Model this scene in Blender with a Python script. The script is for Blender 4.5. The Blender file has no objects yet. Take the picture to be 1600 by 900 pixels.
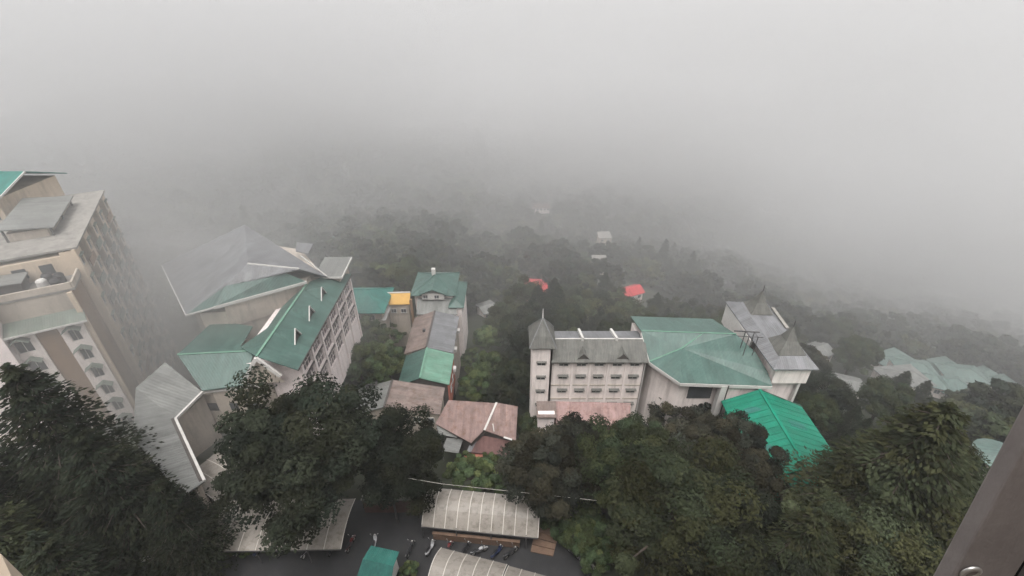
import bpy, bmesh, math, random
from mathutils import Vector, noise, Matrix

# ------------------------------------------------------------------ camera, sky, sun, exposure
scene = bpy.context.scene
C = scene.collection
CAM_Z = 50.0
PITCH = math.radians(32.0)
FPX = 750.0                      # focal length in pixels of the 1600 px wide photograph
cam_data = bpy.data.cameras.new('camera')
cam_data.sensor_width = 36.0
cam_data.lens = 36.0 * FPX / 1600.0
cam_data.clip_start = 0.05
cam_data.clip_end = 20000.0
cam = bpy.data.objects.new('camera', cam_data)
cam.location = (0, 0, CAM_Z)
cam.rotation_euler = (math.radians(90) - PITCH, 0, 0)
C.objects.link(cam)
scene.camera = cam

SUN_EL, SUN_AZ = math.radians(68), math.radians(190)   # azimuth measured from +Y towards +X
world = bpy.data.worlds.new('World')
scene.world = world
world.use_nodes = True
wn = world.node_tree
wn.nodes.clear()
w_out = wn.nodes.new('ShaderNodeOutputWorld')
w_bg = wn.nodes.new('ShaderNodeBackground')
w_sky = wn.nodes.new('ShaderNodeTexSky')
w_sky.sky_type = 'NISHITA'
w_sky.sun_disc = False
w_sky.sun_elevation = SUN_EL
w_sky.sun_rotation = SUN_AZ
w_sky.air_density = 1.0
w_sky.dust_density = 6.0
w_sky.ozone_density = 1.0
w_hs = wn.nodes.new('ShaderNodeHueSaturation')        # an overcast sky has hardly any blue left
w_hs.inputs['Saturation'].default_value = 0.10
w_bg.inputs['Strength'].default_value = 0.12
wn.links.new(w_sky.outputs[0], w_hs.inputs['Color'])
wn.links.new(w_hs.outputs[0], w_bg.inputs['Color'])
wn.links.new(w_bg.outputs[0], w_out.inputs[0])

sun_data = bpy.data.lights.new('sun', 'SUN')
sun_data.energy = 1.2
sun_data.angle = math.radians(60)
sun_data.color = (1.0, 0.95, 0.90)
sun = bpy.data.objects.new('sun', sun_data)
sd = Vector((math.sin(SUN_AZ) * math.cos(SUN_EL), math.cos(SUN_AZ) * math.cos(SUN_EL), math.sin(SUN_EL)))
sun.rotation_euler = sd.to_track_quat('Z', 'Y').to_euler()
sun.location = (0, 0, 200)
C.objects.link(sun)

scene.view_settings.view_transform = 'Standard'
scene.view_settings.look = 'None'
scene.view_settings.gamma = 1.0
scene.view_settings.use_curve_mapping = False
scene.view_settings.exposure = 0.82
scene.render.engine = 'CYCLES'
cy = scene.cycles
cy.use_denoising = True
try:
    cy.denoiser = 'OPENIMAGEDENOISE'
except Exception:
    pass
cy.max_bounces = 4
cy.diffuse_bounces = 1
cy.glossy_bounces = 2
cy.transmission_bounces = 3
cy.volume_bounces = 2
cy.use_adaptive_sampling = True
cy.adaptive_threshold = 0.04
cy.transparent_max_bounces = 8
cy.sample_clamp_indirect = 4.0

R = random.Random(7)
rad = math.radians


def at(px, py, z):
    """World point at height z seen at pixel (px, py) of the photograph: used to survey the place."""
    u, v = (px - 800.0) / FPX, (py - 450.0) / FPX
    t = (CAM_Z - z) / (math.sin(PITCH) + v * math.cos(PITCH))
    return Vector((u * t, t * (math.cos(PITCH) - v * math.sin(PITCH)), z))


def at_y(px, py, Y):
    u, v = (px - 800.0) / FPX, (py - 450.0) / FPX
    t = Y / (math.cos(PITCH) - v * math.sin(PITCH))
    return Vector((u * t, Y, CAM_Z - t * (math.sin(PITCH) + v * math.cos(PITCH))))


def smooth(a, b, x):
    t = min(1.0, max(0.0, (x - a) / (b - a)))
    return t * t * (3 - 2 * t)


def ground(x, y):
    d = max(0.0, y - 38 + 0.30 * max(0.0, x - 10) + 0.28 * max(0.0, x - 45) + 0.25 * max(0.0, -x - 70))
    if d < 260:
        h = -0.34 * d
    else:
        h = -88.4 - 48.0 * (1 - math.exp(-(d - 260) / 140.0))
    if d < 30:
        h *= smooth(-4, 30, d) * 0.5 + 0.5
    # the bank that drops from the road to the sheds below it
    h -= 9.0 * smooth(34.5, 45, y + 0.12 * max(0.0, x - 8) * smooth(8, 40, x)) * smooth(-29, -20, x)
    # wooded spurs across the valley: a high one on the left, a lower one ahead
    h += 82.0 * math.exp(-((x + 400) / 210) ** 2 - ((y - 540) / 200) ** 2) + 48.0 * math.exp(-((x - 10) / 150) ** 2 - ((y - 500) / 110) ** 2)
    w = smooth(55, 140, y)
    h += w * (7.0 * noise.noise(Vector((x * .012, y * .012, 3.1))) + 2.5 * noise.noise(Vector((x * .04, y * .04, 8.0))))
    h += smooth(250, 900, y) * 38.0 * noise.noise(Vector((x * .0022, y * .0016, 1.7)))
    return h


# ------------------------------------------------------------------ materials
MATS = {}


def nodes_of(name):
    m = bpy.data.materials.new(name)
    m.use_nodes = True
    nt = m.node_tree
    b = nt.nodes['Principled BSDF']
    return m, nt, b


def mat(name, col, rough=0.85, var=0.25, scale=0.6, dirt=None, dirt_amt=0.0, bump=0.0, bump_scale=8.0, metal=0.0, corr=0.0, corr_w=0.25, spec=0.3, streak=False):
    if name in MATS:
        return MATS[name]
    m, nt, b = nodes_of(name)
    N, L = nt.nodes, nt.links
    tc = N.new('ShaderNodeTexCoord')
    n1 = N.new('ShaderNodeTexNoise')
    n1.inputs['Scale'].default_value = scale
    n1.inputs['Detail'].default_value = 6
    n1.inputs['Roughness'].default_value = 0.65
    L.new(tc.outputs['Object'], n1.inputs['Vector'])
    ramp = N.new('ShaderNodeMapRange')
    ramp.inputs['From Min'].default_value = 0.3
    ramp.inputs['From Max'].default_value = 0.7
    ramp.inputs['To Min'].default_value = 1 - var
    ramp.inputs['To Max'].default_value = 1 + var
    L.new(n1.outputs['Fac'], ramp.inputs['Value'])
    mul = N.new('ShaderNodeVectorMath')
    mul.operation = 'SCALE'
    mul.inputs[0].default_value = col[:3]
    L.new(ramp.outputs[0], mul.inputs['Scale'])
    out = mul.outputs[0]
    if dirt:
        n2 = N.new('ShaderNodeTexNoise')
        n2.inputs['Scale'].default_value = scale * 0.8 if streak else scale * 2.3
        n2.inputs['Detail'].default_value = 8
        n2.inputs['Roughness'].default_value = 0.7
        if streak:
            mp = N.new('ShaderNodeMapping')
            mp.inputs['Scale'].default_value = (3.0, 3.0, 0.35)
            L.new(tc.outputs['Object'], mp.inputs['Vector'])
            L.new(mp.outputs[0], n2.inputs['Vector'])
        else:
            L.new(tc.outputs['Object'], n2.inputs['Vector'])
        mr = N.new('ShaderNodeMapRange')
        mr.inputs['From Min'].default_value = 0.48
        mr.inputs['From Max'].default_value = 0.72
        mr.inputs['To Max'].default_value = dirt_amt
        L.new(n2.outputs['Fac'], mr.inputs['Value'])
        mx = N.new('ShaderNodeMix')
        mx.data_type = 'RGBA'
        L.new(mr.outputs[0], mx.inputs['Factor'])
        L.new(out, mx.inputs['A'])
        mx.inputs['B'].default_value = (*dirt, 1)
        out = mx.outputs['Result']
    if corr > 0:
        uvn = N.new('ShaderNodeUVMap')
        mp2 = N.new('ShaderNodeMapping')
        mp2.inputs['Scale'].default_value = (1.7, 0.16, 1.0)
        L.new(uvn.outputs[0], mp2.inputs['Vector'])
        n4 = N.new('ShaderNodeTexNoise')
        n4.inputs['Scale'].default_value = 1.0
        n4.inputs['Detail'].default_value = 7
        n4.inputs['Roughness'].default_value = 0.7
        L.new(mp2.outputs[0], n4.inputs['Vector'])
        sx = N.new('ShaderNodeSeparateXYZ')
        L.new(uvn.outputs[0], sx.inputs[0])
        dv = N.new('ShaderNodeMath'); dv.operation = 'DIVIDE'; dv.inputs[1].default_value = 0.95
        L.new(sx.outputs['X'], dv.inputs[0])
        fl = N.new('ShaderNodeMath'); fl.operation = 'FLOOR'
        L.new(dv.outputs[0], fl.inputs[0])
        dy = N.new('ShaderNodeMath'); dy.operation = 'DIVIDE'; dy.inputs[1].default_value = 3.1
        L.new(sx.outputs['Y'], dy.inputs[0])
        fy = N.new('ShaderNodeMath'); fy.operation = 'FLOOR'
        L.new(dy.outputs[0], fy.inputs[0])
        cb_ = N.new('ShaderNodeCombineXYZ')
        L.new(fl.outputs[0], cb_.inputs['X']); L.new(fy.outputs[0], cb_.inputs['Y'])
        wn_ = N.new('ShaderNodeTexWhiteNoise'); wn_.noise_dimensions = '2D'
        L.new(cb_.outputs[0], wn_.inputs['Vector'])
        m4 = N.new('ShaderNodeMapRange')
        m4.inputs['From Min'].default_value = 0.3; m4.inputs['From Max'].default_value = 0.7
        m4.inputs['To Min'].default_value = 0.72; m4.inputs['To Max'].default_value = 1.2
        L.new(n4.outputs['Fac'], m4.inputs['Value'])
        m5 = N.new('ShaderNodeMapRange')
        m5.inputs['To Min'].default_value = 0.9; m5.inputs['To Max'].default_value = 1.1
        L.new(wn_.outputs['Value'], m5.inputs['Value'])
        pr_ = N.new('ShaderNodeMath'); pr_.operation = 'MULTIPLY'
        L.new(m4.outputs[0], pr_.inputs[0]); L.new(m5.outputs[0], pr_.inputs[1])
        sc2 = N.new('ShaderNodeVectorMath'); sc2.operation = 'SCALE'
        L.new(out, sc2.inputs[0]); L.new(pr_.outputs[0], sc2.inputs['Scale'])
        out = sc2.outputs[0]
    L.new(out, b.inputs['Base Color'])
    b.inputs['Roughness'].default_value = rough
    b.inputs['Metallic'].default_value = metal
    b.inputs['Specular IOR Level'].default_value = spec
    last = None
    if corr > 0:
        uv = N.new('ShaderNodeUVMap')
        wv = N.new('ShaderNodeTexWave')
        wv.wave_type = 'BANDS'
        wv.bands_direction = 'X'
        wv.wave_profile = 'SIN'
        wv.inputs['Scale'].default_value = 0.314 / corr_w
        L.new(uv.outputs[0], wv.inputs['Vector'])
        bp = N.new('ShaderNodeBump')
        bp.inputs['Strength'].default_value = corr
        bp.inputs['Distance'].default_value = 0.05
        L.new(wv.outputs['Fac'], bp.inputs['Height'])
        last = bp.outputs[0]
    if bump > 0:
        n3 = N.new('ShaderNodeTexNoise')
        n3.inputs['Scale'].default_value = bump_scale
        n3.inputs['Detail'].default_value = 5
        L.new(tc.outputs['Object'], n3.inputs['Vector'])
        bp2 = N.new('ShaderNodeBump')
        bp2.inputs['Strength'].default_value = bump
        bp2.inputs['Distance'].default_value = 0.05
        L.new(n3.outputs['Fac'], bp2.inputs['Height'])
        if last:
            L.new(last, bp2.inputs['Normal'])
        last = bp2.outputs[0]
    if last:
        L.new(last, b.inputs['Normal'])
    MATS[name] = m
    return m


def leaf_mat(name, col, var=0.35):
    m = bpy.data.materials.new(name)
    m.use_nodes = True
    nt = m.node_tree
    nt.nodes.clear()
    N, L = nt.nodes, nt.links
    out = N.new('ShaderNodeOutputMaterial')
    a = N.new('ShaderNodeAttribute')
    a.attribute_name = 'tint'
    oi = N.new('ShaderNodeObjectInfo')
    mr = N.new('ShaderNodeMapRange')
    mr.inputs['To Min'].default_value = 0.72
    mr.inputs['To Max'].default_value = 1.3
    L.new(oi.outputs['Random'], mr.inputs['Value'])
    mul = N.new('ShaderNodeVectorMath'); mul.operation = 'SCALE'
    mul.inputs[0].default_value = col
    L.new(mr.outputs[0], mul.inputs['Scale'])
    mul2 = N.new('ShaderNodeVectorMath'); mul2.operation = 'MULTIPLY'
    L.new(mul.outputs[0], mul2.inputs[0])
    L.new(a.outputs['Vector'], mul2.inputs[1])
    df = N.new('ShaderNodeBsdfDiffuse')
    L.new(mul2.outputs[0], df.inputs['Color'])
    tr = N.new('ShaderNodeBsdfTranslucent')
    L.new(mul2.outputs[0], tr.inputs['Color'])
    ms = N.new('ShaderNodeMixShader'); ms.inputs[0].default_value = 0.25
    L.new(df.outputs[0], ms.inputs[1]); L.new(tr.outputs[0], ms.inputs[2])
    L.new(ms.outputs[0], out.inputs['Surface'])
    MATS[name] = m
    return m


leaf_mat('leaf_dark', (0.025, 0.030, 0.020))
leaf_mat('leaf_cedar', (0.025, 0.030, 0.019))
leaf_mat('leaf_mid', (0.036, 0.046, 0.024))
leaf_mat('leaf_light', (0.080, 0.108, 0.050))
leaf_mat('leaf_olive', (0.052, 0.059, 0.031))
leaf_mat('leaf_purple', (0.036, 0.037, 0.027))
mat('bark', (0.07, 0.055, 0.045), var=0.4, scale=3, bump=0.6, bump_scale=6)
mat('soil', (0.034, 0.040, 0.024), var=0.6, scale=0.05, dirt=(0.05, 0.045, 0.034), dirt_amt=0.7, bump=0.8, bump_scale=1.5)
mat('asphalt', (0.024, 0.024, 0.026), rough=0.5, var=0.35, scale=0.35, dirt=(0.045, 0.042, 0.04), dirt_amt=0.6, bump=0.2, bump_scale=12, spec=0.4)
mat('concrete', (0.26, 0.245, 0.225), var=0.25, scale=0.7, dirt=(0.10, 0.095, 0.085), dirt_amt=0.8, streak=True, bump=0.2)
mat('plaster_white', (0.84, 0.755, 0.715), var=0.10, scale=0.4, dirt=(0.42, 0.36, 0.33), dirt_amt=0.75, streak=True, bump=0.1)
mat('plaster_pink', (0.86, 0.76, 0.74), var=0.12, scale=0.5, dirt=(0.52, 0.43, 0.40), dirt_amt=0.5, streak=True, bump=0.1)
mat('plaster_cream', (0.60, 0.49, 0.38), var=0.10, scale=0.3, dirt=(0.33, 0.27, 0.20), dirt_amt=0.7, streak=True)
mat('plaster_brown', (0.25, 0.16, 0.10), var=0.12, scale=0.3, dirt=(0.16, 0.12, 0.09), dirt_amt=0.6, streak=True)
mat('plaster_beige', (0.46, 0.40, 0.34), var=0.12, scale=0.4, dirt=(0.24, 0.21, 0.18), dirt_amt=0.8, streak=True)
mat('trim_white', (0.56, 0.54, 0.515), var=0.08, scale=1.0, dirt=(0.42, 0.40, 0.37), dirt_amt=0.6)
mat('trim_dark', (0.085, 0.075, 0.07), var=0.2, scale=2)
mat('roof_green', (0.052, 0.104, 0.088), rough=0.38, spec=0.5, var=0.16, scale=0.35, dirt=(0.09, 0.145, 0.125), dirt_amt=0.6, corr=0.4, corr_w=0.18)
mat('roof_green_pale', (0.12, 0.235, 0.175), rough=0.55, var=0.15, scale=0.35, dirt=(0.20, 0.27, 0.22), dirt_amt=0.6, corr=0.4, corr_w=0.21)
mat('roof_green_bright', (0.004, 0.185, 0.115), rough=0.45, var=0.18, scale=0.3, dirt=(0.012, 0.125, 0.085), dirt_amt=0.6, corr=0.4, corr_w=0.18)
mat('roof_teal', (0.03, 0.155, 0.13), rough=0.5, var=0.16, scale=0.5, dirt=(0.07, 0.17, 0.145), dirt_amt=0.6, corr=0.4, corr_w=0.18)
mat('roof_grey', (0.165, 0.167, 0.174), rough=0.5, var=0.18, scale=0.25, dirt=(0.125, 0.122, 0.12), dirt_amt=0.7, corr=0.4, corr_w=0.30)
mat('roof_silver', (0.185, 0.187, 0.178), rough=0.45, var=0.15, scale=0.3, dirt=(0.12, 0.125, 0.118), dirt_amt=0.7, corr=0.4, corr_w=0.36)
mat('roof_slate', (0.115, 0.115, 0.105), rough=0.7, var=0.25, scale=0.6, dirt=(0.16, 0.15, 0.135), dirt_amt=0.6, corr=0.4, corr_w=0.24)
mat('roof_mossy', (0.16, 0.19, 0.16), rough=0.7, var=0.2, scale=0.5, dirt=(0.20, 0.19, 0.17), dirt_amt=0.7, corr=0.2, corr_w=0.25)
mat('roof_faded', (0.105, 0.155, 0.14), rough=0.5, var=0.2, scale=0.4, dirt=(0.15, 0.17, 0.16), dirt_amt=0.6, corr=0.3, corr_w=0.3)
mat('roof_rust', (0.235, 0.165, 0.15), rough=0.75, var=0.22, scale=0.6, dirt=(0.16, 0.085, 0.055), dirt_amt=0.9, corr=0.4, corr_w=0.18)
mat('roof_pink', (0.34, 0.23, 0.215), rough=0.75, var=0.2, scale=0.6, dirt=(0.22, 0.12, 0.10), dirt_amt=0.9, corr=0.4, corr_w=0.18)
mat('roof_brown', (0.19, 0.15, 0.135), rough=0.75, var=0.25, scale=0.5, dirt=(0.13, 0.085, 0.065), dirt_amt=0.9, corr=0.4, corr_w=0.24)
mat('roof_maroon', (0.13, 0.068, 0.062), rough=0.7, var=0.25, scale=0.5, dirt=(0.09, 0.05, 0.045), dirt_amt=0.8, corr=0.4, corr_w=0.18)
mat('paint_red', (0.44, 0.05, 0.055), rough=0.6, var=0.15, scale=0.5, dirt=(0.35, 0.08, 0.07), dirt_amt=0.6, corr=0.4, corr_w=0.24)
mat('paint_salmon', (0.50, 0.17, 0.12), rough=0.8, var=0.2, scale=0.8, dirt=(0.28, 0.13, 0.10), dirt_amt=0.7, streak=True)
mat('paint_yellow', (0.52, 0.31, 0.085), rough=0.7, var=0.1, scale=0.6, dirt=(0.5, 0.28, 0.08), dirt_amt=0.6, streak=True)
mat('glass', (0.06, 0.065, 0.07), rough=0.15, var=0.5, scale=0.35, spec=0.6)
mat('glass_reflect_tint', (0.17, 0.145, 0.145), rough=0.2, var=0.5, scale=0.35, spec=0.6)  # grey-pink base colour stands in for reflections in the panes
mat('polycarb', (0.30, 0.272, 0.24), rough=0.4, var=0.10, scale=0.7, dirt=(0.13, 0.112, 0.092), dirt_amt=0.85)
mat('polycarb_rib', (0.62, 0.58, 0.53), rough=0.5, var=0.1, scale=2)
mat('steel', (0.10, 0.095, 0.095), rough=0.5, var=0.2, scale=2, metal=0.3)
mat('plywood', (0.185, 0.118, 0.082), rough=0.75, var=0.2, scale=1.2, dirt=(0.12, 0.078, 0.055), dirt_amt=0.8)
mat('brick_red', (0.105, 0.06, 0.052), rough=0.9, var=0.3, scale=1.0, dirt=(0.09, 0.06, 0.05), dirt_amt=0.8, streak=True)
mat('kiosk_teal', (0.016, 0.10, 0.085), rough=0.5, var=0.15, scale=0.8, dirt=(0.06, 0.20, 0.17), dirt_amt=0.5, corr=0.4, corr_w=0.15)
mat('frame_metal', (0.30, 0.265, 0.255), rough=0.55, var=0.15, scale=9.0, dirt=(0.38, 0.34, 0.325), dirt_amt=0.5, bump=0.08, bump_scale=120, spec=0.4)
mat('frame_gasket', (0.012, 0.011, 0.011), rough=0.8, var=0.1)
mat('chrome', (0.62, 0.60, 0.58), rough=0.3, var=0.1, scale=20, metal=0.8)
mat('bike_black', (0.018, 0.018, 0.02), rough=0.35, var=0.3, scale=3, spec=0.5)
mat('bike_red', (0.13, 0.018, 0.018), rough=0.3, var=0.1, scale=3, spec=0.5)
mat('bike_blue', (0.014, 0.026, 0.075), rough=0.3, var=0.1, scale=3, spec=0.5)
mat('bike_silver', (0.42, 0.42, 0.43), rough=0.3, var=0.1, scale=3, spec=0.5)
mat('rubber', (0.02, 0.02, 0.02), rough=0.85, var=0.2, scale=5)
mat('car_white', (0.72, 0.72, 0.72), rough=0.3, var=0.04, scale=2, spec=0.5)


# ------------------------------------------------------------------ mesh helpers
def tag(o, label=None, cat=None, group=None, kind=None):
    if label: o['label'] = label
    if cat: o['category'] = cat
    if group: o['group'] = group
    if kind: o['kind'] = kind
    return o


def thing(name, loc, label, cat, group=None, rz=0.0):
    o = bpy.data.objects.new(name, None)
    o.empty_display_size = 0.5
    o.location = loc
    o.rotation_euler = (0, 0, rz)
    C.objects.link(o)
    return tag(o, label, cat, group)


def abs_parent(o, parent):
    """Vertices are given in world metres: keep them there under an unscaled parent."""
    o.parent = parent
    p = parent
    off = Vector((0, 0, 0))
    while p is not None:
        off += p.location
        p = p.parent
    o.location = -off


class MB:
    """Collects faces in world metres, with UVs in metres, and builds ONE mesh object."""
    def __init__(s):
        s.v, s.f, s.uv = [], [], []

    def face(s, pts, uvs=None):
        k = len(s.v)
        s.v += [tuple(p) for p in pts]
        s.f.append(tuple(range(k, k + len(pts))))
        if uvs is None:
            uvs = [(0, 0)] * len(pts)
        s.uv += uvs
        return s

    def slab(s, pts, th=0.12, eave=None, fan=False):
        """A roof or floor sheet: polygon pts (counter-clockwise from above) with thickness th downwards.
        eave: direction across the corrugation (defaults to the first edge)."""
        P = [Vector(p) for p in pts]
        e = Vector(eave).normalized() if eave is not None else (P[1] - P[0]).normalized()
        n = Vector((0, 0, 0))
        for i in range(len(P)):
            a, b = P[i], P[(i + 1) % len(P)]
            n += Vector(((a.y - b.y) * (a.z + b.z), (a.z - b.z) * (a.x + b.x), (a.x - b.x) * (a.y + b.y)))
        if n.z < 0:
            P.reverse(); n = -n
        n.normalize()
        g = n.cross(e)
        uvs = [(p.dot(e), p.dot(g)) for p in P]
        Q = [p - Vector((0, 0, th)) for p in P]
        if fan:
            for i in range(1, len(P) - 1):
                s.face([P[0], P[i], P[i + 1]], [uvs[0], uvs[i], uvs[i + 1]])
                s.face([Q[0], Q[i + 1], Q[i]])
        else:
            s.face(P, uvs)
            s.face(list(reversed(Q)))
        for i in range(len(P)):
            j = (i + 1) % len(P)
            s.face([P[i], Q[i], Q[j], P[j]])
        return s

    def prism(s, foot, z0, z1):
        """Vertical walls over a footprint of (x, y)."""
        F = [Vector((p[0], p[1], 0)) for p in foot]
        area = sum(F[i].x * F[(i + 1) % len(F)].y - F[(i + 1) % len(F)].x * F[i].y for i in range(len(F)))
        if area < 0:
            F.reverse()
        B = [Vector((p.x, p.y, z0)) for p in F]
        T = [Vector((p.x, p.y, z1)) for p in F]
        n = len(F)
        for i in range(n):
            j = (i + 1) % n
            s.face([B[i], B[j], T[j], T[i]])
        s.face(T); s.face(list(reversed(B)))
        return s

    def hexa(s, p):
        """Eight corners: bottom 0-3 ccw, top 4-7."""
        for q in ((3, 2, 1, 0), (4, 5, 6, 7), (0, 1, 5, 4), (1, 2, 6, 5), (2, 3, 7, 6), (3, 0, 4, 7)):
            s.face([p[i] for i in q])
        return s

    def box(s, c, d, rz=0.0):
        cx, cy, cz = c; dx, dy, dz = d[0] / 2, d[1] / 2, d[2] / 2
        co, si = math.cos(rz), math.sin(rz)
        def w(x, y, z): return Vector((cx + x * co - y * si, cy + x * si + y * co, cz + z))
        return s.hexa([w(-dx, -dy, -dz), w(dx, -dy, -dz), w(dx, dy, -dz), w(-dx, dy, -dz),
                       w(-dx, -dy, dz), w(dx, -dy, dz), w(dx, dy, dz), w(-dx, dy, dz)])

    def bar(s, a, b, w=0.1, h=None):
        a, b = Vector(a), Vector(b)
        h = w if h is None else h
        d = (b - a).normalized()
        up = Vector((0, 0, 1)) if abs(d.z) < 0.95 else Vector((0, 1, 0))
        r = d.cross(up).normalized() * (w / 2)
        u = r.cross(d).normalized() * (h / 2)
        return s.hexa([a - r - u, a + r - u, b + r - u, b - r - u, a - r + u, a + r + u, b + r + u, b - r + u])

    def tube(s, pts, radii, n=8, caps=True):
        pts = [Vector(p) for p in pts]
        if not isinstance(radii, (list, tuple)):
            radii = [radii] * len(pts)
        rings = []
        for i, p in enumerate(pts):
            d = (pts[min(i + 1, len(pts) - 1)] - pts[max(i - 1, 0)]).normalized()
            up = Vector((0, 0, 1)) if abs(d.z) < 0.9 else Vector((1, 0, 0))
            r = d.cross(up).normalized(); u = r.cross(d).normalized()
            rings.append([p + (r * math.cos(2 * math.pi * k / n) + u * math.sin(2 * math.pi * k / n)) * radii[i] for k in range(n)])
        for a, b in zip(rings, rings[1:]):
            for k in range(n):
                s.face([a[k], a[(k + 1) % n], b[(k + 1) % n], b[k]])
        if caps:
            s.face(list(reversed(rings[0]))); s.face(rings[-1])
        return s

    def build(s, name, material, parent=None, smooth_shade=False, bevel=0.0):
        me = bpy.data.meshes.new(name)
        me.from_pydata(s.v, [], s.f)
        uvl = me.uv_layers.new(name='UVMap')
        flat = [c for uv in s.uv for c in uv]
        uvl.data.foreach_set('uv', flat)
        bm = bmesh.new(); bm.from_mesh(me)
        bmesh.ops.remove_doubles(bm, verts=bm.verts, dist=0.0005)
        bmesh.ops.recalc_face_normals(bm, faces=bm.faces)
        bm.to_mesh(me); bm.free()
        me.materials.append(MATS[material])
        o = bpy.data.objects.new(name, me)
        C.objects.link(o)
        if parent is not None:
            abs_parent(o, parent)
        if smooth_shade:
            for p in me.polygons: p.use_smooth = True
        if bevel:
            md = o.modifiers.new('bevel', 'BEVEL'); md.width = bevel; md.segments = 2
        return o


def xy(*pts):
    return [(p[0], p[1]) for p in pts]


def wall_open(p0, p1, z0, z1, openings, wall_name, wall_mat, parent, depth=0.18, frame_mat='trim_white', hood=None, glass='glass', bars=(1, 0), win_name='window'):
    """A wall from p0 to p1 (outside on the right of p0->p1) with real openings (s0, s1, za, zb);
    each opening gets a window part (frame) with its pane and, if wanted, a hood as sub-parts."""
    a, b = Vector((p0[0], p0[1], 0)), Vector((p1[0], p1[1], 0))
    L = (b - a).length
    d = (b - a) / L
    n = Vector((d.y, -d.x, 0))
    def P(s_, z, o=0.0): return a + d * s_ + n * o + Vector((0, 0, z))
    ss = sorted({0.0, L, *[o[0] for o in openings], *[o[1] for o in openings]})
    zs = sorted({z0, z1, *[o[2] for o in openings], *[o[3] for o in openings]})
    m = MB()
    for i in range(len(ss) - 1):
        for k in range(len(zs) - 1):
            sc, zc = (ss[i] + ss[i + 1]) / 2, (zs[k] + zs[k + 1]) / 2
            if any(o[0] < sc < o[1] and o[2] < zc < o[3] for o in openings):
                continue
            m.face([P(ss[i], zs[k]), P(ss[i + 1], zs[k]), P(ss[i + 1], zs[k + 1]), P(ss[i], zs[k + 1])])
    for (s0, s1, za, zb) in openings:
        for (q0, q1) in (((s0, za), (s1, za)), ((s1, za), (s1, zb)), ((s1, zb), (s0, zb)), ((s0, zb), (s0, za))):
            m.face([P(*q0), P(*q0, -depth), P(*q1, -depth), P(*q1)])
    for q in (0.0, L):
        m.face([P(q, z0), P(q, z0, -0.3), P(q, z1, -0.3), P(q, z1)])
    m.face([P(0, z1), P(L, z1), P(L, z1, -0.3), P(0, z1, -0.3)])
    w = m.build(wall_name, wall_mat, parent)
    for (s0, s1, za, zb) in openings:
        f = MB(); t = 0.06
        def fb(sa, sb, zza, zzb, o0=-depth + 0.01, o1=-depth + 0.08):
            f.hexa([P(sa, zza, o1), P(sb, zza, o1), P(sb, zza, o0), P(sa, zza, o0), P(sa, zzb, o1), P(sb, zzb, o1), P(sb, zzb, o0), P(sa, zzb, o0)])
        fb(s0, s0 + t, za, zb); fb(s1 - t, s1, za, zb); fb(s0 + t, s1 - t, za, za + t); fb(s0 + t, s1 - t, zb - t, zb)
        for q in range(bars[0]):
            sm = s0 + (s1 - s0) * (q + 1) / (bars[0] + 1); fb(sm - t / 2, sm + t / 2, za + t, zb - t)
        for q in range(bars[1]):
            zm = za + (zb - za) * (q + 1) / (bars[1] + 1); fb(s0 + t, s1 - t, zm - t / 2, zm + t / 2, -depth + 0.012, -depth + 0.078)
        wo = f.build(win_name, frame_mat, parent)
        g = MB().face([P(s0, za, -depth + 0.004), P(s1, za, -depth + 0.004), P(s1, zb, -depth + 0.004), P(s0, zb, -depth + 0.004)])
        go = g.build('pane', glass, wo)
        if hood:
            ho, hm = hood
            hb = MB(); o2 = 0.1
            hb.hexa([P(s0 - o2, zb + 0.10, ho), P(s1 + o2, zb + 0.10, ho), P(s1 + o2, zb + 0.10, 0.002), P(s0 - o2, zb + 0.10, 0.002),
                     P(s0 - o2, zb + 0.18, ho), P(s1 + o2, zb + 0.18, ho), P(s1 + o2, zb + 0.24, 0.002), P(s0 - o2, zb + 0.24, 0.002)])
            hb.build('hood', hm, wo)
    return w


# ------------------------------------------------------------------ ground
def axis(lo, hi, near_lo, near_hi, step, n_far):
    xs = []
    x = near_lo
    while x <= near_hi + 1e-6:
        xs.append(x); x += step
    for k in range(1, n_far + 1):
        f = (k / n_far) ** 2.2
        xs.append(near_hi + (hi - near_hi) * f)
        if lo < near_lo:
            xs.insert(0, near_lo + (lo - near_lo) * f)
    return xs


def grid_sheet(xs, ys, hf, name, m):
    V = [(x, y, hf(x, y)) for y in ys for x in xs]
    nx = len(xs)
    F = [(j * nx + i, j * nx + i + 1, (j + 1) * nx + i + 1, (j + 1) * nx + i) for j in range(len(ys) - 1) for i in range(nx - 1)]
    me = bpy.data.meshes.new(name); me.from_pydata(V, [], F)
    for p in me.polygons: p.use_smooth = True
    me.materials.append(MATS[m])
    o = bpy.data.objects.new(name, me); C.objects.link(o)
    return o


g = grid_sheet(axis(-5000, 5000, -150, 220, 5, 40), axis(-300, 6000, -60, 260, 5, 45), ground, 'hillside', 'soil')
tag(g, kind='structure')
# ------------------------------------------------------------------ trees
def tint_mesh(name, V, F, T, material):
    me = bpy.data.meshes.new(name)
    me.from_pydata(V, [], F)
    a = me.color_attributes.new('tint', 'FLOAT_COLOR', 'POINT')
    flat = [c for t in T for c in (t[0], t[1], t[2], 1.0)]
    a.data.foreach_set('color', flat)
    me.materials.append(MATS[material])
    return me


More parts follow.
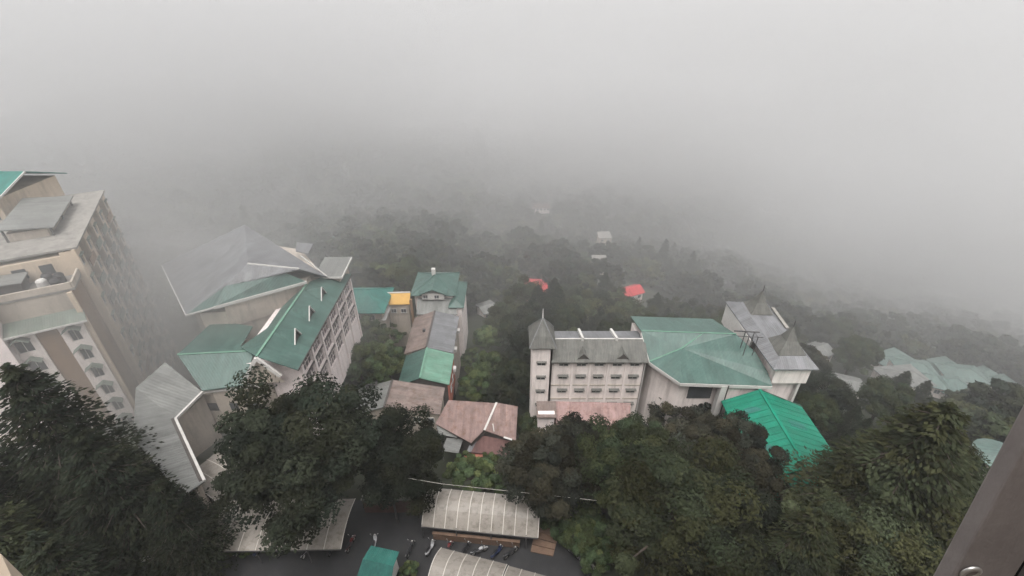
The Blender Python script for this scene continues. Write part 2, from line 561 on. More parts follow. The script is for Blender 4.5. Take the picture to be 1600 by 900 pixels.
def leaf(V, F, T, c, n, size, t, r, asp=1.6):
    """One leaf spray: a folded rhombus around c facing n."""
    ax = Vector((r.uniform(-1, 1), r.uniform(-1, 1), r.uniform(-1, 1)))
    u = n.cross(ax)
    if u.length < 1e-3: u = n.cross(Vector((1, 0, 0.3)))
    u.normalize(); w = n.cross(u).normalized()
    u *= size * asp * 0.5; w *= size * 0.5
    k = len(V)
    dn = n * size * 0.22
    V += [tuple(c - u), tuple(c + w - dn), tuple(c + u), tuple(c - w - dn)]
    F.append((k, k + 1, k + 2)); F.append((k, k + 2, k + 3))
    T += [t] * 4


def rnd_dir(r, zmin=-1.0):
    z = r.uniform(zmin, 1); a = r.uniform(0, 2 * math.pi); q = math.sqrt(max(0, 1 - z * z))
    return Vector((q * math.cos(a), q * math.sin(a), z))


def broadleaf(seed, height, rx, rz, n_clump, n_leaf, size, material, trunk_h=None, gap=0.0):
    """Crown mesh and trunk mesh around the origin (base at z = 0)."""
    r = random.Random(seed)
    V, F, T = [], [], []
    cz = height - rz
    cl = []
    off = Vector((r.uniform(0, 50), r.uniform(0, 50), r.uniform(0, 50)))
    for i in range(n_clump):
        d = rnd_dir(r, -0.55)
        k = 0.78 + 0.42 * noise.noise(d * 1.9 + off) + r.uniform(-.06, .06)
        if r.random() < 0.25: k *= r.uniform(0.45, 0.8)
        c = Vector((d.x * rx * k, d.y * rx * k, cz + d.z * rz * k))
        cr = rx * r.uniform(0.11, 0.27)
        tint = r.uniform(0.55, 1.55)
        warm = r.uniform(-.10, .14)
        cl.append((c, cr))
        for j in range(n_leaf):
            e = rnd_dir(r, -0.75)
            q = cr * (0.45 + 0.6 * r.random() ** 0.6) * (1 + 0.35 * noise.noise(e * 2.3 + c))
            p = c + Vector((e.x * q, e.y * q, e.z * q * 0.72))
            nn = (e + Vector((0, 0, 0.5)) + Vector((r.uniform(-.7, .7), r.uniform(-.7, .7), r.uniform(-.7, .7)))).normalized()
            tt = tint * r.uniform(0.75, 1.25)
            leaf(V, F, T, p, nn, size * r.uniform(0.6, 1.35), (tt * (1 + warm), tt, tt * (1 - warm)), r)
    crown = tint_mesh('crown', V, F, T, material)
    m = MB()
    tr = max(0.18, height * 0.022)
    top = Vector((r.uniform(-.6, .6), r.uniform(-.6, .6), cz))
    m.tube([(0, 0, -2.5), (0, 0, 0), (top.x * .4, top.y * .4, cz * .4), tuple(top)], [tr * 1.5, tr * 1.25, tr, tr * .6], 8)
    for c, cr in r.sample(cl, min(9, len(cl))):
        s0 = Vector((top.x * .4, top.y * .4, cz * .4)).lerp(top, r.uniform(0.1, 0.95))
        mid = s0.lerp(c, 0.5) + Vector((0, 0, -0.06 * height * r.random()))
        m.tube([s0, mid, c], [tr * .5, tr * .33, tr * .12], 6)
    return crown, m


def cedar(seed, height, rmax, tiers, per, cards, size, material, droop=0.16, zlow=0.14, flat=1.0):
    """A deodar: straight leader, layered flat sprays that reach out and droop at the tips."""
    r = random.Random(seed)
    V, F, T = [], [], []
    m = MB()
    tr = height * 0.017
    m.tube([(0, 0, -2.5), (0, 0, 0), (0, 0, height * .5), (0, 0, height * .98)], [tr * 1.5, tr * 1.3, tr * .8, tr * .15], 8)
    for i in range(tiers):
        f = i / (tiers - 1.0)
        z = height * (zlow + (0.985 - zlow) * f)
        Lr = rmax * (1 - f) ** 0.75 + 0.35
        a0 = r.uniform(0, 6.28)
        for k in range(per):
            a = a0 + 6.283 * k / per + r.uniform(-.35, .35)
            L = Lr * r.uniform(0.62, 1.18)
            d = Vector((math.cos(a), math.sin(a), 0)); s = Vector((-d.y, d.x, 0))
            rise = r.uniform(0.02, 0.22) * L
            zz = z + r.uniform(-.5, .5) * height / tiers
            tint = r.uniform(0.6, 1.4); warm = r.uniform(-.08, .10)
            def B(q): return d * (L * q) + Vector((0, 0, zz + rise * q * 1.5 - droop * L * q * q * 1.6))
            if L > 1.2:
                m.tube([B(0), B(.5), B(.95)], [tr * .28 * (1 - f * .6), tr * .16, tr * .05], 4, caps=False)
            nc = max(6, int(cards * (0.35 + 0.65 * L / rmax)))
            for j in range(nc):
                q = 0.12 + 0.88 * r.random() ** 0.75
                wid = L * 0.34 * (0.25 + math.sin(min(1.0, q) * math.pi * 0.80)) * r.uniform(-1, 1)
                p = B(q) + s * wid + Vector((0, 0, -abs(wid) * 0.22 + r.uniform(-.10, .14) * size * 3))
                ln = (d * 0.75 + s * (0.9 if wid > 0 else -0.9) * r.uniform(.2, 1) + Vector((0, 0, r.uniform(-.45, .05)))).normalized()
                up = (Vector((0, 0, 1)) * flat + Vector((r.uniform(-.6, .6), r.uniform(-.6, .6), r.uniform(-.3, .3)))).normalized()
                w = ln.cross(up).normalized() * size * 0.20 * r.uniform(.7, 1.4)
                h = ln * size * r.uniform(.6, 1.3)
                t = tint * r.uniform(0.75, 1.25)
                kk = len(V)
                V += [tuple(p - h * .5), tuple(p + w), tuple(p + h * .6), tuple(p - w)]
                F.append((kk, kk + 1, kk + 2)); F.append((kk, kk + 2, kk + 3))
                T += [(t * (1 + warm), t, t * (1 - warm))] * 4
    return tint_mesh('crown', V, F, T, material), m


PROTO = {}


def proto(key, crown, trunk_mb, h):
    me = bpy.data.meshes.new('trunk')
    me.from_pydata(trunk_mb.v, [], trunk_mb.f)
    me.materials.append(MATS['bark'])
    PROTO[key] = (crown, me, h)


TREES = []


def plant_tree(key, x, y, h, label, cat='tree', group=None, name='tree', z=None, rz=None, sx=1.0):
    crown, trunk, h0 = PROTO[key]
    z = ground(x, y) if z is None else z
    s = h / h0
    t = thing(name, (x, y, z), label, cat, group, R.uniform(0, 6.28) if rz is None else rz)
    t.scale = (s * sx, s * sx, s)
    for nm, me in (('trunk', trunk), ('crown', crown)):
        o = bpy.data.objects.new(nm, me); C.objects.link(o); o.parent = t
    TREES.append((x, y))
    return t


def pb(key, seed, height, rx, rz, nc, nl, size, material):
    c, m = broadleaf(seed, height, rx, rz, nc, nl, size, material); proto(key, c, m, height)


def pc(key, seed, height, rmax, tiers, per, cards, size, material, **k):
    c, m = cedar(seed, height, rmax, tiers, per, cards, size, material, **k); proto(key, c, m, height)


pb('oak_a', 11, 20, 9.0, 8.0, 120, 430, 0.27, 'leaf_dark')
pb('oak_b', 12, 20, 8.0, 8.2, 110, 430, 0.27, 'leaf_dark')
pb('oak_c', 13, 16, 7.5, 6.2, 110, 420, 0.24, 'leaf_olive')
pb('oak_d', 14, 16, 6.5, 6.0, 95, 380, 0.26, 'leaf_mid')
pb('oak_e', 15, 14, 6.0, 5.2, 95, 380, 0.24, 'leaf_purple')
pb('light_a', 16, 12, 5.0, 5.0, 75, 330, 0.26, 'leaf_light')
pb('light_b', 17, 10, 4.6, 4.0, 70, 330, 0.25, 'leaf_light')
pb('shrub', 18, 4, 2.6, 2.1, 36, 220, 0.20, 'leaf_light')
pc('cedar_a', 21, 24, 8.0, 26, 8, 95, 0.58, 'leaf_cedar')
pc('cedar_b', 22, 22, 7.0, 24, 8, 95, 0.56, 'leaf_cedar')
pc('cedar_c', 23, 20, 8.5, 24, 9, 110, 0.52, 'leaf_olive', droop=0.24)
# ------------------------------------------------------------------ white block with the corner turret
def roof(parent, mt, pts, th=0.14, eave=None, name='roof', fan=False):
    return MB().slab(pts, th, eave, fan).build(name, mt, parent)


def fascia(parent, pts, w=0.16, h=0.34, mt='trim_white', name='fascia', dz=-0.05):
    m = MB()
    for a, b in zip(pts, pts[1:]):
        m.bar(Vector(a) + Vector((0, 0, dz)), Vector(b) + Vector((0, 0, dz)), w, h)
    return m.build(name, mt, parent)


def ridge_cap(parent, a, b, mt, w=0.35, h=0.12, name='ridge_cap'):
    return MB().bar(Vector(a) + Vector((0, 0, h * .4)), Vector(b) + Vector((0, 0, h * .4)), w, h).build(name, mt, parent)


tb = thing('apartment_block', (12, 57, -9), 'pale pinkish four-storey block with rows of small hooded windows and a square corner turret', 'building')
XW0, XW1, YW = 5.9, 19.6, 54.5
cols = (7.7, 10.35, 13.0, 15.7, 18.3)
ops = []
for zc in (2.55, 0.0, -2.85, -5.7):
    for cx_ in cols:
        ops.append((cx_ - XW0 - 0.7, cx_ - XW0 + 0.7, zc - 0.45, zc + 0.35))
wall_open((XW0, YW), (XW1, YW), -12, 3.4, ops, 'front_wall', 'plaster_white', tb, hood=(0.5, 'roof_slate'))
MB().prism([(XW0, YW + .25), (XW1, YW + .25), (XW1, 60.8), (XW0, 60.8)], -14, 3.38).build('wall', 'plaster_white', tb)
for px_ in (9.05, 11.7, 14.4, 17.0):
    MB().box((px_, YW - 0.09, -4.4), (0.34, 0.16, 15.3)).build('pilaster', 'plaster_white', tb)
MB().box((12.75, YW - 0.05, -1.55), (13.68, 0.08, 0.16)).build('string_course', 'plaster_beige', tb)
MB().box((12.75, YW - 0.05, -4.35), (13.68, 0.08, 0.16)).build('string_course', 'plaster_beige', tb)
YR, ZR = 57.1, 5.3
rf = roof(tb, 'roof_slate', [(XW0 - .1, YW - .6, 3.45), (XW1 + .4, YW - .6, 3.45), (XW1 + .4, YR, ZR), (XW0 - .1, YR, ZR)])
roof(tb, 'roof_grey', [(XW1 + .4, 61.3, 3.6), (XW0 - .1, 61.3, 3.6), (XW0 - .1, YR, ZR), (XW1 + .4, YR, ZR)])
ridge_cap(rf, (XW0, YR, ZR), (XW1 + .4, YR, ZR), 'trim_white', 0.16, 0.10)
for X in (10.6, 15.7):
    MB().hexa([Vector(p) for p in ((X - .18, YR - .3, ZR - .3), (X + .18, YR - .3, ZR - .3), (X + .18, 61.2, 3.4), (X - .18, 61.2, 3.4),
                                   (X - .18, YR - .3, ZR + .45), (X + .18, YR - .3, ZR + .45), (X + .18, 61.2, 4.2), (X - .18, 61.2, 4.2))]).build('firewall', 'trim_white', tb)
for X in (10.5, 16.3):                                   # small gabled dormers
    d_ = MB()
    a0, a1, ap = Vector((X - .9, YW - .25, 3.75)), Vector((X + .9, YW - .25, 3.75)), Vector((X, YW - .25, 4.75))
    bk = Vector((X, YR - .75, 4.8))
    d_.slab([a0, ap, bk], .07); d_.slab([ap, a1, bk], .07)
    dm = d_.build('dormer', 'roof_slate', tb)
    MB().face([a0 + Vector((.1, .08, 0)), a1 + Vector((-.1, .08, 0)), ap + Vector((0, .08, -.08))]).build('dormer_front', 'trim_dark', dm)
MB().tube([(XW1 + .15, YW - .15, 3.3), (XW1 + .15, YW - .15, -9)], .07, 6).build('downpipe', 'trim_white', tb)
# turret
ops = [(0.75, 2.05, z - .4, z + .35) for z in (2.9, .1, -2.75, -5.6)]
wall_open((2.95, 54.15), (5.9, 54.15), -12, 6.0, ops, 'turret_wall', 'plaster_white', tb, hood=(0.35, 'roof_slate'))
wall_open((5.9, 54.15), (5.9, 54.5), -12, 6.0, [], 'turret_wall', 'plaster_white', tb)
MB().prism([(2.95, 54.4), (5.9, 54.4), (5.9, 58.4), (2.95, 58.4)], -14, 5.98).build('turret_core', 'plaster_white', tb)
MB().box((4.43, 56.2, 6.05), (3.4, 4.7, .22)).build('turret_cornice', 'trim_white', tb)
ax = Vector((4.45, 56.5, 9.6))
k0, k1, k2, k3 = Vector((2.5, 53.7, 6.2)), Vector((6.35, 53.7, 6.2)), Vector((6.35, 58.9, 6.2)), Vector((2.5, 58.9, 6.2))
mids = [Vector((3.25, 54.7, 7.6)), Vector((5.65, 54.7, 7.6)), Vector((5.65, 58.0, 7.6)), Vector((3.25, 58.0, 7.6))]
tr_ = MB()
K = (k0, k1, k2, k3)
for i in range(4):
    j = (i + 1) % 4
    tr_.slab([K[i], K[j], mids[j], mids[i]], .1); tr_.slab([mids[i], mids[j], ax], .1)
tro = tr_.build('turret_roof', 'roof_slate', tb)
mm = MB()
for i in range(4):
    mm.bar(K[i] + Vector((0, 0, .05)), mids[i] + Vector((0, 0, .05)), .1, .08); mm.bar(mids[i] + Vector((0, 0, .05)), ax + Vector((0, 0, .05)), .1, .08)
mm.build('hip_trim', 'roof_grey', tro)
MB().tube([(4.45, 56.5, 9.4), (4.45, 56.5, 11.2)], [.12, .05], 6).build('finial', 'trim_white', tro)

# pink tin shed leaning in front of the white block
ps = thing('lean_to_shed', (12, 52.5, -8), 'faded pink corrugated lean-to shed along the foot of the turreted block', 'shed')
MB().prism([(6.6, 51.7), (17.6, 51.7), (17.6, 54.3), (6.6, 54.3)], -14, -6.6).build('wall', 'brick_red', ps)
roof(ps, 'roof_pink', [(6.8, 51.0, -6.3), (18.0, 51.0, -6.6), (18.6, 54.2, -5.1), (6.8, 54.2, -4.7)])
MB().prism([(4.0, 51.8), (6.5, 51.8), (6.5, 53.9), (4.0, 53.9)], -14, -5.0).build('end_wall', 'plaster_pink', ps)
roof(ps, 'roof_brown', [(3.8, 51.4, -5.3), (6.8, 51.4, -5.3), (6.8, 54.05, -4.55), (3.8, 54.05, -4.55)], name='end_roof')
MB().box((8.2, 51.66, -8.0), (.9, .06, 1.9)).build('door', 'trim_dark', ps)

# ------------------------------------------------------------------ hall with the large green roof
gh = thing('auditorium', (28, 54, -6), 'cream auditorium under a broad sea-green metal roof beside the turreted block', 'building')
rl, rr = at(1002, 517, 6.2), at(1150, 522, 6.2)
ea, eb, ec = at(1015, 565, 3.1), at(1063, 598, 3.1), at(1207, 603, 3.1)
mp_ = at(1066, 544, 4.7)
r1, r2 = at(1181, 551, 5.3), at(1199, 580, 4.2)
o1 = roof(gh, 'roof_green', [ea, eb, mp_], eave=(eb - ea))
roof(gh, 'roof_green', [rl, ea, mp_], eave=(1, 0, 0))
roof(gh, 'roof_green', [mp_, eb, ec, r2], eave=(1, 0, 0), fan=True)
roof(gh, 'roof_green', [mp_, r2, r1], eave=(1, 0, 0))
roof(gh, 'roof_green', [mp_, r1, rr, rl], eave=(1, 0, 0), fan=True)
bk0, bk1 = rl + Vector((.3, 7.5, -2.6)), rr + Vector((-.3, 7.5, -2.6))
roof(gh, 'roof_green', [rr, bk1, bk0, rl], eave=(1, 0, 0), fan=True)
m = MB()
for a, b in ((rl, rr), (ea, mp_), (mp_, at(1100, 519.5, 6.2))):
    m.bar(a + Vector((0, 0, .06)), b + Vector((0, 0, .06)), .2, .07)
m.build('ridge_cap', 'roof_green_pale', o1)
fascia(gh, [rl + Vector((0, 0, -.1)), ea, eb, ec], .16, .5, dz=-.32)
up_ = Vector((0.5, .9, 0))
MB().prism(xy(rl + Vector((.4, 3, 0)), ea + Vector((.9, .6, 0)), eb + Vector((.5, 1.2, 0)), (30.0, eb.y + 1.25), (30.0, 50.05), (ec.x - .25, 50.05), (ec.x - .9, 56), rr + Vector((-.4, 6, 0)), rl + Vector((.4, 6.5, 0))), -10, 2.98).build('wall', 'plaster_white', gh)
MB().prism([(eb.x + 2, eb.y + 1.1), (29.0, eb.y + 1.1), (29.0, eb.y + 1.3), (eb.x + 2, eb.y + 1.3)], -1, 1.6).build('window_band', 'glass', gh)
MB().box((29.7, 50.0, -1), (.8, .9, 7.6)).build('pier', 'trim_white', gh)
MB().tube([(30.25, 49.55, 3.0), (30.25, 49.55, -3)], .09, 6).build('downpipe', 'trim_dark', gh)
# iron frame standing on the roof
fr = MB()
pa, pb_ = at(1147, 517, 8.4), at(1187, 519, 8.4)
fr.bar(pa, pb_, .14); fr.bar(pa + Vector((0, -1.2, 0)), pb_ + Vector((0, -1.2, 0)), .08)
for q in (.45, .8):
    p = pa.lerp(pb_, q); fr.bar(p, (p.x, p.y, 5.0), .10); fr.bar((p.x, p.y - 1.2, 8.4), (p.x, p.y - 1.2, 4.6), .08); fr.bar(p, (p.x, p.y - 1.2, 8.4), .08)
fr.build('roof_frame', 'steel', gh)

# ------------------------------------------------------------------ white block with pyramid spires
sb = thing('spired_block', (38.5, 56, -6), 'white flat-fronted block with grey skirt roof and two dark pyramid spires', 'building')
MB().prism([(36.35, 50.0), (41.2, 50.0), (41.2, 64), (35.9, 64)], 3.0, 6.0).build('upper_wall', 'plaster_white', sb)
MB().prism([(36.5, 50.9), (40.7, 50.9), (40.7, 63), (36.5, 63)], -10, 3.0).build('lower_wall', 'plaster_white', sb)
MB().box((40.5, 50.45, -1.5), (.35, .5, 8.9)).build('corner_post', 'trim_white', sb)
sk = MB()
a0, a1, a2, a3 = Vector((35.6, 49.5, 6.0)), Vector((41.8, 49.5, 6.0)), Vector((41.8, 65, 6.0)), Vector((34.6, 65, 6.9))
i0, i1, i2, i3 = Vector((37.0, 51.2, 6.9)), Vector((40.6, 51.2, 6.9)), Vector((40.6, 63.5, 7.4)), Vector((36.2, 63.5, 7.7))
for q in ((a0, a1, i1, i0), (a1, a2, i2, i1), (a2, a3, i3, i2), (a3, a0, i0, i3), (i0, i1, i2, i3)):
    sk.slab(q, .16, fan=True)
sk.build('skirt_roof', 'roof_grey', sb)
MB().hexa([Vector(p) for p in ((34.75, 55.5, 3.0), (34.95, 55.5, 3.0), (34.95, 64.6, 3.0), (34.75, 64.6, 3.0), (35.05, 55.5, 6.05), (35.25, 55.5, 6.05), (34.95, 64.6, 6.7), (34.75, 64.6, 6.7))]).build('gable_wall', 'trim_white', sb)
MB().bar((40.75, 57.0, 7.35), (40.75, 62.0, 7.6), .5, .16).build('parapet_cap', 'concrete', sb)
for (sx_, sy_, sz_, hh, hw) in ((38.75, 53.2, 7.0, 3.6, 1.9), (38.4, 62.0, 7.5, 3.4, 1.7)):
    sp = MB(); apx = Vector((sx_, sy_, sz_ + hh))
    q = [Vector((sx_ + a * hw, sy_ + b * hw, sz_)) for a, b in ((-1, -1), (1, -1), (1, 1), (-1, 1))]
    q2 = [Vector((sx_ + a * hw * .42, sy_ + b * hw * .42, sz_ + hh * .42)) for a, b in ((-1, -1), (1, -1), (1, 1), (-1, 1))]
    for i in range(4):
        j = (i + 1) % 4
        sp.slab([q[i], q[j], q2[j], q2[i]], .1); sp.slab([q2[i], q2[j], apx], .1)
    so = sp.build('spire', 'roof_slate', sb)
    MB().tube([apx - Vector((0, 0, .2)), apx + Vector((0, 0, .9))], [.08, .03], 5).build('spire_tip', 'steel', so)

# ------------------------------------------------------------------ bright green roofed shed
bg = thing('green_shed', (35, 43, -8), 'shed with a vivid emerald green gable roof half hidden by branches', 'shed')
RX = 34.6
rA, rB = Vector((RX, 49.35, 2.45)), Vector((RX, 36.5, 2.3))
lA, lB = Vector((29.7, 49.3, .3)), Vector((29.7, 36.5, .2))
sA, sB = Vector((40.9, 48.6, -.1)), Vector((40.9, 36.5, -.1))
o1 = roof(bg, 'roof_green_bright', [lB, rB, rA, lA], eave=(0, 1, 0))
roof(bg, 'roof_green_bright', [rB, sB, sA, rA], eave=(0, 1, 0))
ridge_cap(o1, rA, rB, 'roof_green_bright', .4, .1)
MB().prism([(30.2, 36.9), (40.4, 36.9), (40.4, 48.4), (30.2, 48.4)], -10, -.3).build('wall', 'roof_green_bright', bg)
fascia(bg, [rA, sA], .12, .22, 'trim_dark')
for k in range(13):                                      # raised sheet joints down both slopes
    Y = 37.0 + k * .98
    for (x0, z0, x1, z1) in ((29.75, .28, RX - .25, 2.36), (40.8, -.04, RX + .25, 2.36)):
        MB().bar((x0, Y, z0 + .05), (x1, Y, z1 + .05), .05, .035).build('sheet_joint', 'roof_green_bright', o1)
for (X, Y, w, l) in ((32.6, 46.5, 1.0, 1.8), (37.6, 44.0, 1.0, 2.4), (31.6, 40.2, .9, 1.6)):  # odd replaced sheets
    f_ = (lambda x: .25 + (x - 29.7) / (RX - 29.7) * 2.12) if X < RX else (lambda x: -.1 + (40.9 - x) / (40.9 - RX) * 2.45)
    MB().slab([(X - l / 2, Y - w / 2, f_(X - l / 2) + .05), (X + l / 2, Y - w / 2, f_(X + l / 2) + .05), (X + l / 2, Y + w / 2, f_(X + l / 2) + .05), (X - l / 2, Y + w / 2, f_(X - l / 2) + .05)], .03, (0, 1, 0), True).build('patch_sheet', 'roof_teal', o1)
roof(bg, 'roof_green_bright', [(32.4, 34.0, .4), (40.6, 33.6, .4), (40.6, 36.4, 1.25), (32.4, 36.4, 1.35)], eave=(1, 0, 0), name='porch_roof', fan=True)
MB().prism([(33.0, 34.6), (40.0, 34.4), (40.0, 36.4), (33.0, 36.4)], -10, .1).build('porch_wall', 'plaster_beige', bg)

# ------------------------------------------------------------------ assembly hall complex on the left
ah = thing('assembly_hall', (-35, 56, 0), 'large hall with green and grey roofs, dormers and a pink-trimmed window wall', 'building')
EX, RXX = -26.5, -31.0
ops = []
for r_, (za, zb) in enumerate(((1.6, 3.6), (4.6, 6.6), (7.3, 9.3))):
    for k in range(6):
        s0 = 1.0 + k * 3.6
        ops.append((s0, s0 + 2.5, za, zb))
wall_open((-27, 46.4), (-27, 68.3), -3, 9.85, ops, 'window_wall', 'plaster_pink', ah, frame_mat='plaster_pink', bars=(2, 1), depth=.2, glass='glass_reflect_tint')
for z in (4.1, 6.95):
    MB().box((-26.94, 57.35, z), (.22, 21.9, .2)).build('floor_band', 'trim_dark', ah)
for k in range(7):
    MB().box((-26.9, 46.4 + .3 + k * 3.6 - .05, 3.45), (.3, .36, 12.6)).build('pilaster', 'plaster_pink', ah)
MB().prism([(-35, 46.6), (-27.25, 46.6), (-27.25, 68.2), (-35, 68.2)], -4, 9.6).build('core', 'plaster_pink', ah)
e0, e1 = Vector((EX, 45.0, 9.95)), Vector((EX, 68.5, 9.95))
r0, r1_ = Vector((RXX, 45.0, 12.1)), Vector((RXX, 62.2, 12.1))
o1 = roof(ah, 'roof_green', [e0, e1, Vector((-29.0, 66.5, 11.3)), r1_, r0], eave=(0, 1, 0), fan=True)
fascia(ah, [e0, e1], .12, .22, 'trim_dark', dz=-.1)
w0, w1_ = at(376, 542, 10.6), at(418, 512, 10.6)
roof(ah, 'roof_green', [r0, r1_, at(440, 480, 10.7), w1_, w0], eave=(0, 1, 0), fan=True)
ridge_cap(o1, r0, r1_, 'roof_green_pale', .3, .1)
def roofz(X): return 9.95 + (EX - X) / (EX - RXX) * 2.15
for Y in (50.0, 55.2, 60.2):
    X = -28.2; zb_ = roofz(X)
    d_ = MB(); f0, f1, fa = Vector((X, Y - 1.1, zb_ - .05)), Vector((X, Y + 1.1, zb_ - .05)), Vector((X, Y, zb_ + 1.75))
    bk = Vector((-30.9, Y, 12.0))
    d_.slab([f0, fa, bk], .07, eave=(1, 0, 0)); d_.slab([fa, f1, bk], .07, eave=(1, 0, 0))
    dm = d_.build('dormer', 'roof_green', ah)
    fr = MB(); ox = Vector((.06, 0, .04))
    fr.bar(f0 + ox, fa + ox, .14, .16); fr.bar(f1 + ox, fa + ox, .14, .16)
    fr.build('rake', 'trim_white', dm)
    MB().face([f0 + Vector((-.05, .1, 0)), f1 + Vector((-.05, -.1, 0)), fa + Vector((-.05, 0, -.1))]).build('louvre', 'trim_dark', dm)
# stair block at the far end with a white cornice
MB().prism([(-30.5, 65.2), (-27.3, 65.2), (-27.3, 69.6), (-30.5, 69.6)], 6, 11.6).build('stair_block', 'plaster_beige', ah)
st = roof(ah, 'roof_silver', [(-31.0, 64.6, 11.7), (-26.6, 64.6, 11.7), (-26.6, 70.2, 12.2), (-31, 70.2, 12.2)], .25, name='stair_roof')
fascia(st, [(-31, 64.6, 11.6), (-26.6, 64.6, 11.6), (-26.6, 70.2, 12.1)], .14, .3)
# A-framed porch gable
ga, gl, gr = Vector((-30.95, 44.7, 12.05)), Vector((-34.0, 44.6, 7.6)), Vector((-28.7, 44.7, 9.2))
fascia(ah, [gl, ga, gr], .3, .45, name='gable_frame', dz=0)
MB().face([gl + Vector((.2, .5, 0)), gr + Vector((0, .5, -1.5)), ga + Vector((0, .5, -.2))]).build('gable_wall', 'plaster_beige', ah)
# cross wing
c0, c1 = at(277, 554, 10.5), at(397, 548, 10.5)
f0, f1 = at(316, 610, 8.0), at(383, 601, 8.0)
o2 = roof(ah, 'roof_green', [f0, f1, c1, c0], eave=(1, 0, 0), fan=True, name='wing_roof')
roof(ah, 'roof_green', [c0, c1, at(376, 541, 10.4), at(395, 510, 9.6), at(335, 500, 9.4)], eave=(1, 0, 0), fan=True, name='wing_roof')
ridge_cap(o2, c0, c1, 'roof_green_pale', .25, .08)
MB().prism(xy(c0 + Vector((1.5, 0, 0)), f0 + Vector((.6, .6, 0)), f1 + Vector((-.2, .6, 0)), (-31.2, 46.2), (-31.2, 54), (-42, 54)), -4, 7.7).build('wing_wall', 'plaster_beige', ah)
# main hall behind: wall, eave and the big grey roof
h0, h1 = at(334, 480, 13.0), at(479, 440, 13.0)
g0, g1 = at(387, 412, 16.5), at(467, 420, 15.3)
hl = at(290, 492, 12.0); hb = at(252, 414, 12.0); apx = Vector((-44, 72.5, 17)); hr = at(511, 432, 12.0)
gm = at(352, 447, 14.6); gn = at(440, 424, 15.1)
MB().prism(xy(hl + Vector((1.2, 1.0, 0)), h0 + Vector((.6, .9, 0)), h1 + Vector((-.3, .9, 0)), (-29.6, 65), (-36.5, 74), (-50, 78), hb + Vector((1.5, .5, 0))), -6, 11.6).build('hall_wall', 'plaster_beige', ah)
MB().prism(xy(h0 + Vector((.9, .75, 0)), h1 + Vector((-.3, .75, 0)), h1 + Vector((-.3, 2.2, 0)), h0 + Vector((1.5, 2.5, 0))), 9, 12.8).build('clerestory', 'plaster_beige', ah)
roof(ah, 'roof_green', [h0, h1, gn, gm], eave=h1 - h0, fan=True, name='hall_roof')
roof(ah, 'roof_grey', [gm, gn, g1, g0], eave=(1, 0, 0), fan=True, name='hall_roof')
roof(ah, 'roof_green', [hl, h0, gm], eave=h1 - h0, name='hall_roof')
roof(ah, 'roof_grey', [hl, gm, g0, apx, hb], eave=hb - hl, fan=True, name='hall_roof')
roof(ah, 'roof_grey', [g0, g1, hr, apx], eave=(1, -.3, 0), fan=True, name='hall_roof')
roof(ah, 'roof_grey', [apx, hr, (-36, 75.5, 7), (-50, 80, 9)], eave=(1, 0, 0), fan=True, name='hall_roof')
roof(ah, 'roof_grey', [apx, (-50, 80, 9), hb], eave=(0, 1, 0), name='hall_roof')
fascia(ah, [h0, h1], .16, .42, dz=-.12)
fascia(ah, [g0, g1], .14, .2, dz=.02)
fascia(ah, [h0, hl, hb], .12, .22, dz=-.08)
fascia(ah, [at(511, 432, 12.1), at(470, 400, 14.2)], .12, .18, dz=.02)
sg = at(462, 392, 13.4)
roof(ah, 'roof_grey', [sg, sg + Vector((2.2, -.6, -.2)), sg + Vector((2.6, 1.4, .6)), sg + Vector((-.5, 2, .6))], name='vent_roof', fan=True)

# low silver-roofed annex that folds round a court
an = thing('annex', (-42, 40, -2), 'low annex with pale metal roof and white gutter folding round a court', 'building')
s_in = [at(411, 603, 7.3), at(317, 613, 7.3), at(275, 655, 7.0), at(320, 752, 6.6)]
s_out = [at(258, 566, 9.4), at(212, 606, 8.6), at(208, 684, 8.2), at(285, 775, 7.2)]
roof(an, 'roof_silver', [s_out[0], s_in[1], s_in[2], s_out[1]], eave=s_in[2] - s_in[1], fan=True)
roof(an, 'roof_silver', [s_out[1], s_in[2], s_in[3], s_out[3], s_out[2]], eave=s_in[3] - s_in[2], fan=True)
roof(an, 'roof_silver', [s_in[1] + Vector((0, .05, .1)), s_in[0] + Vector((0, .05, .1)), s_in[0] + Vector((0, 1.0, .5)), s_in[1] + Vector((.8, 1.0, .5))], eave=(1, 0, 0), fan=True, th=.1)
fascia(an, s_in, .26, .3, dz=.06, name='gutter')
fascia(an, [p + Vector((-.35, -.05, .02)) for p in s_in[2:]], .3, .3, 'trim_dark', dz=.03, name='flashing')
MB().prism(xy(s_in[1] + Vector((-.5, .4, 0)), s_in[2] + Vector((-.6, 0, 0)), s_in[3] + Vector((-.6, -.2, 0)), s_out[3] + Vector((.6, 1, 0)), s_out[2] + Vector((.7, .6, 0)), s_out[1] + Vector((.7, -.1, 0)), s_out[0] + Vector((.6, -1, 0))), -5, 6.3).build('wall', 'plaster_beige', an)
MB().box((-36, 44.5, 3.0), (8.4, .2, 6.8)).build('court_wall', 'plaster_beige', an)
for k in range(3):
    MB().box((-38.6 + k * 2.6, 44.37, 4.2), (1.5, .06, 1.3)).build('window', 'glass', an)

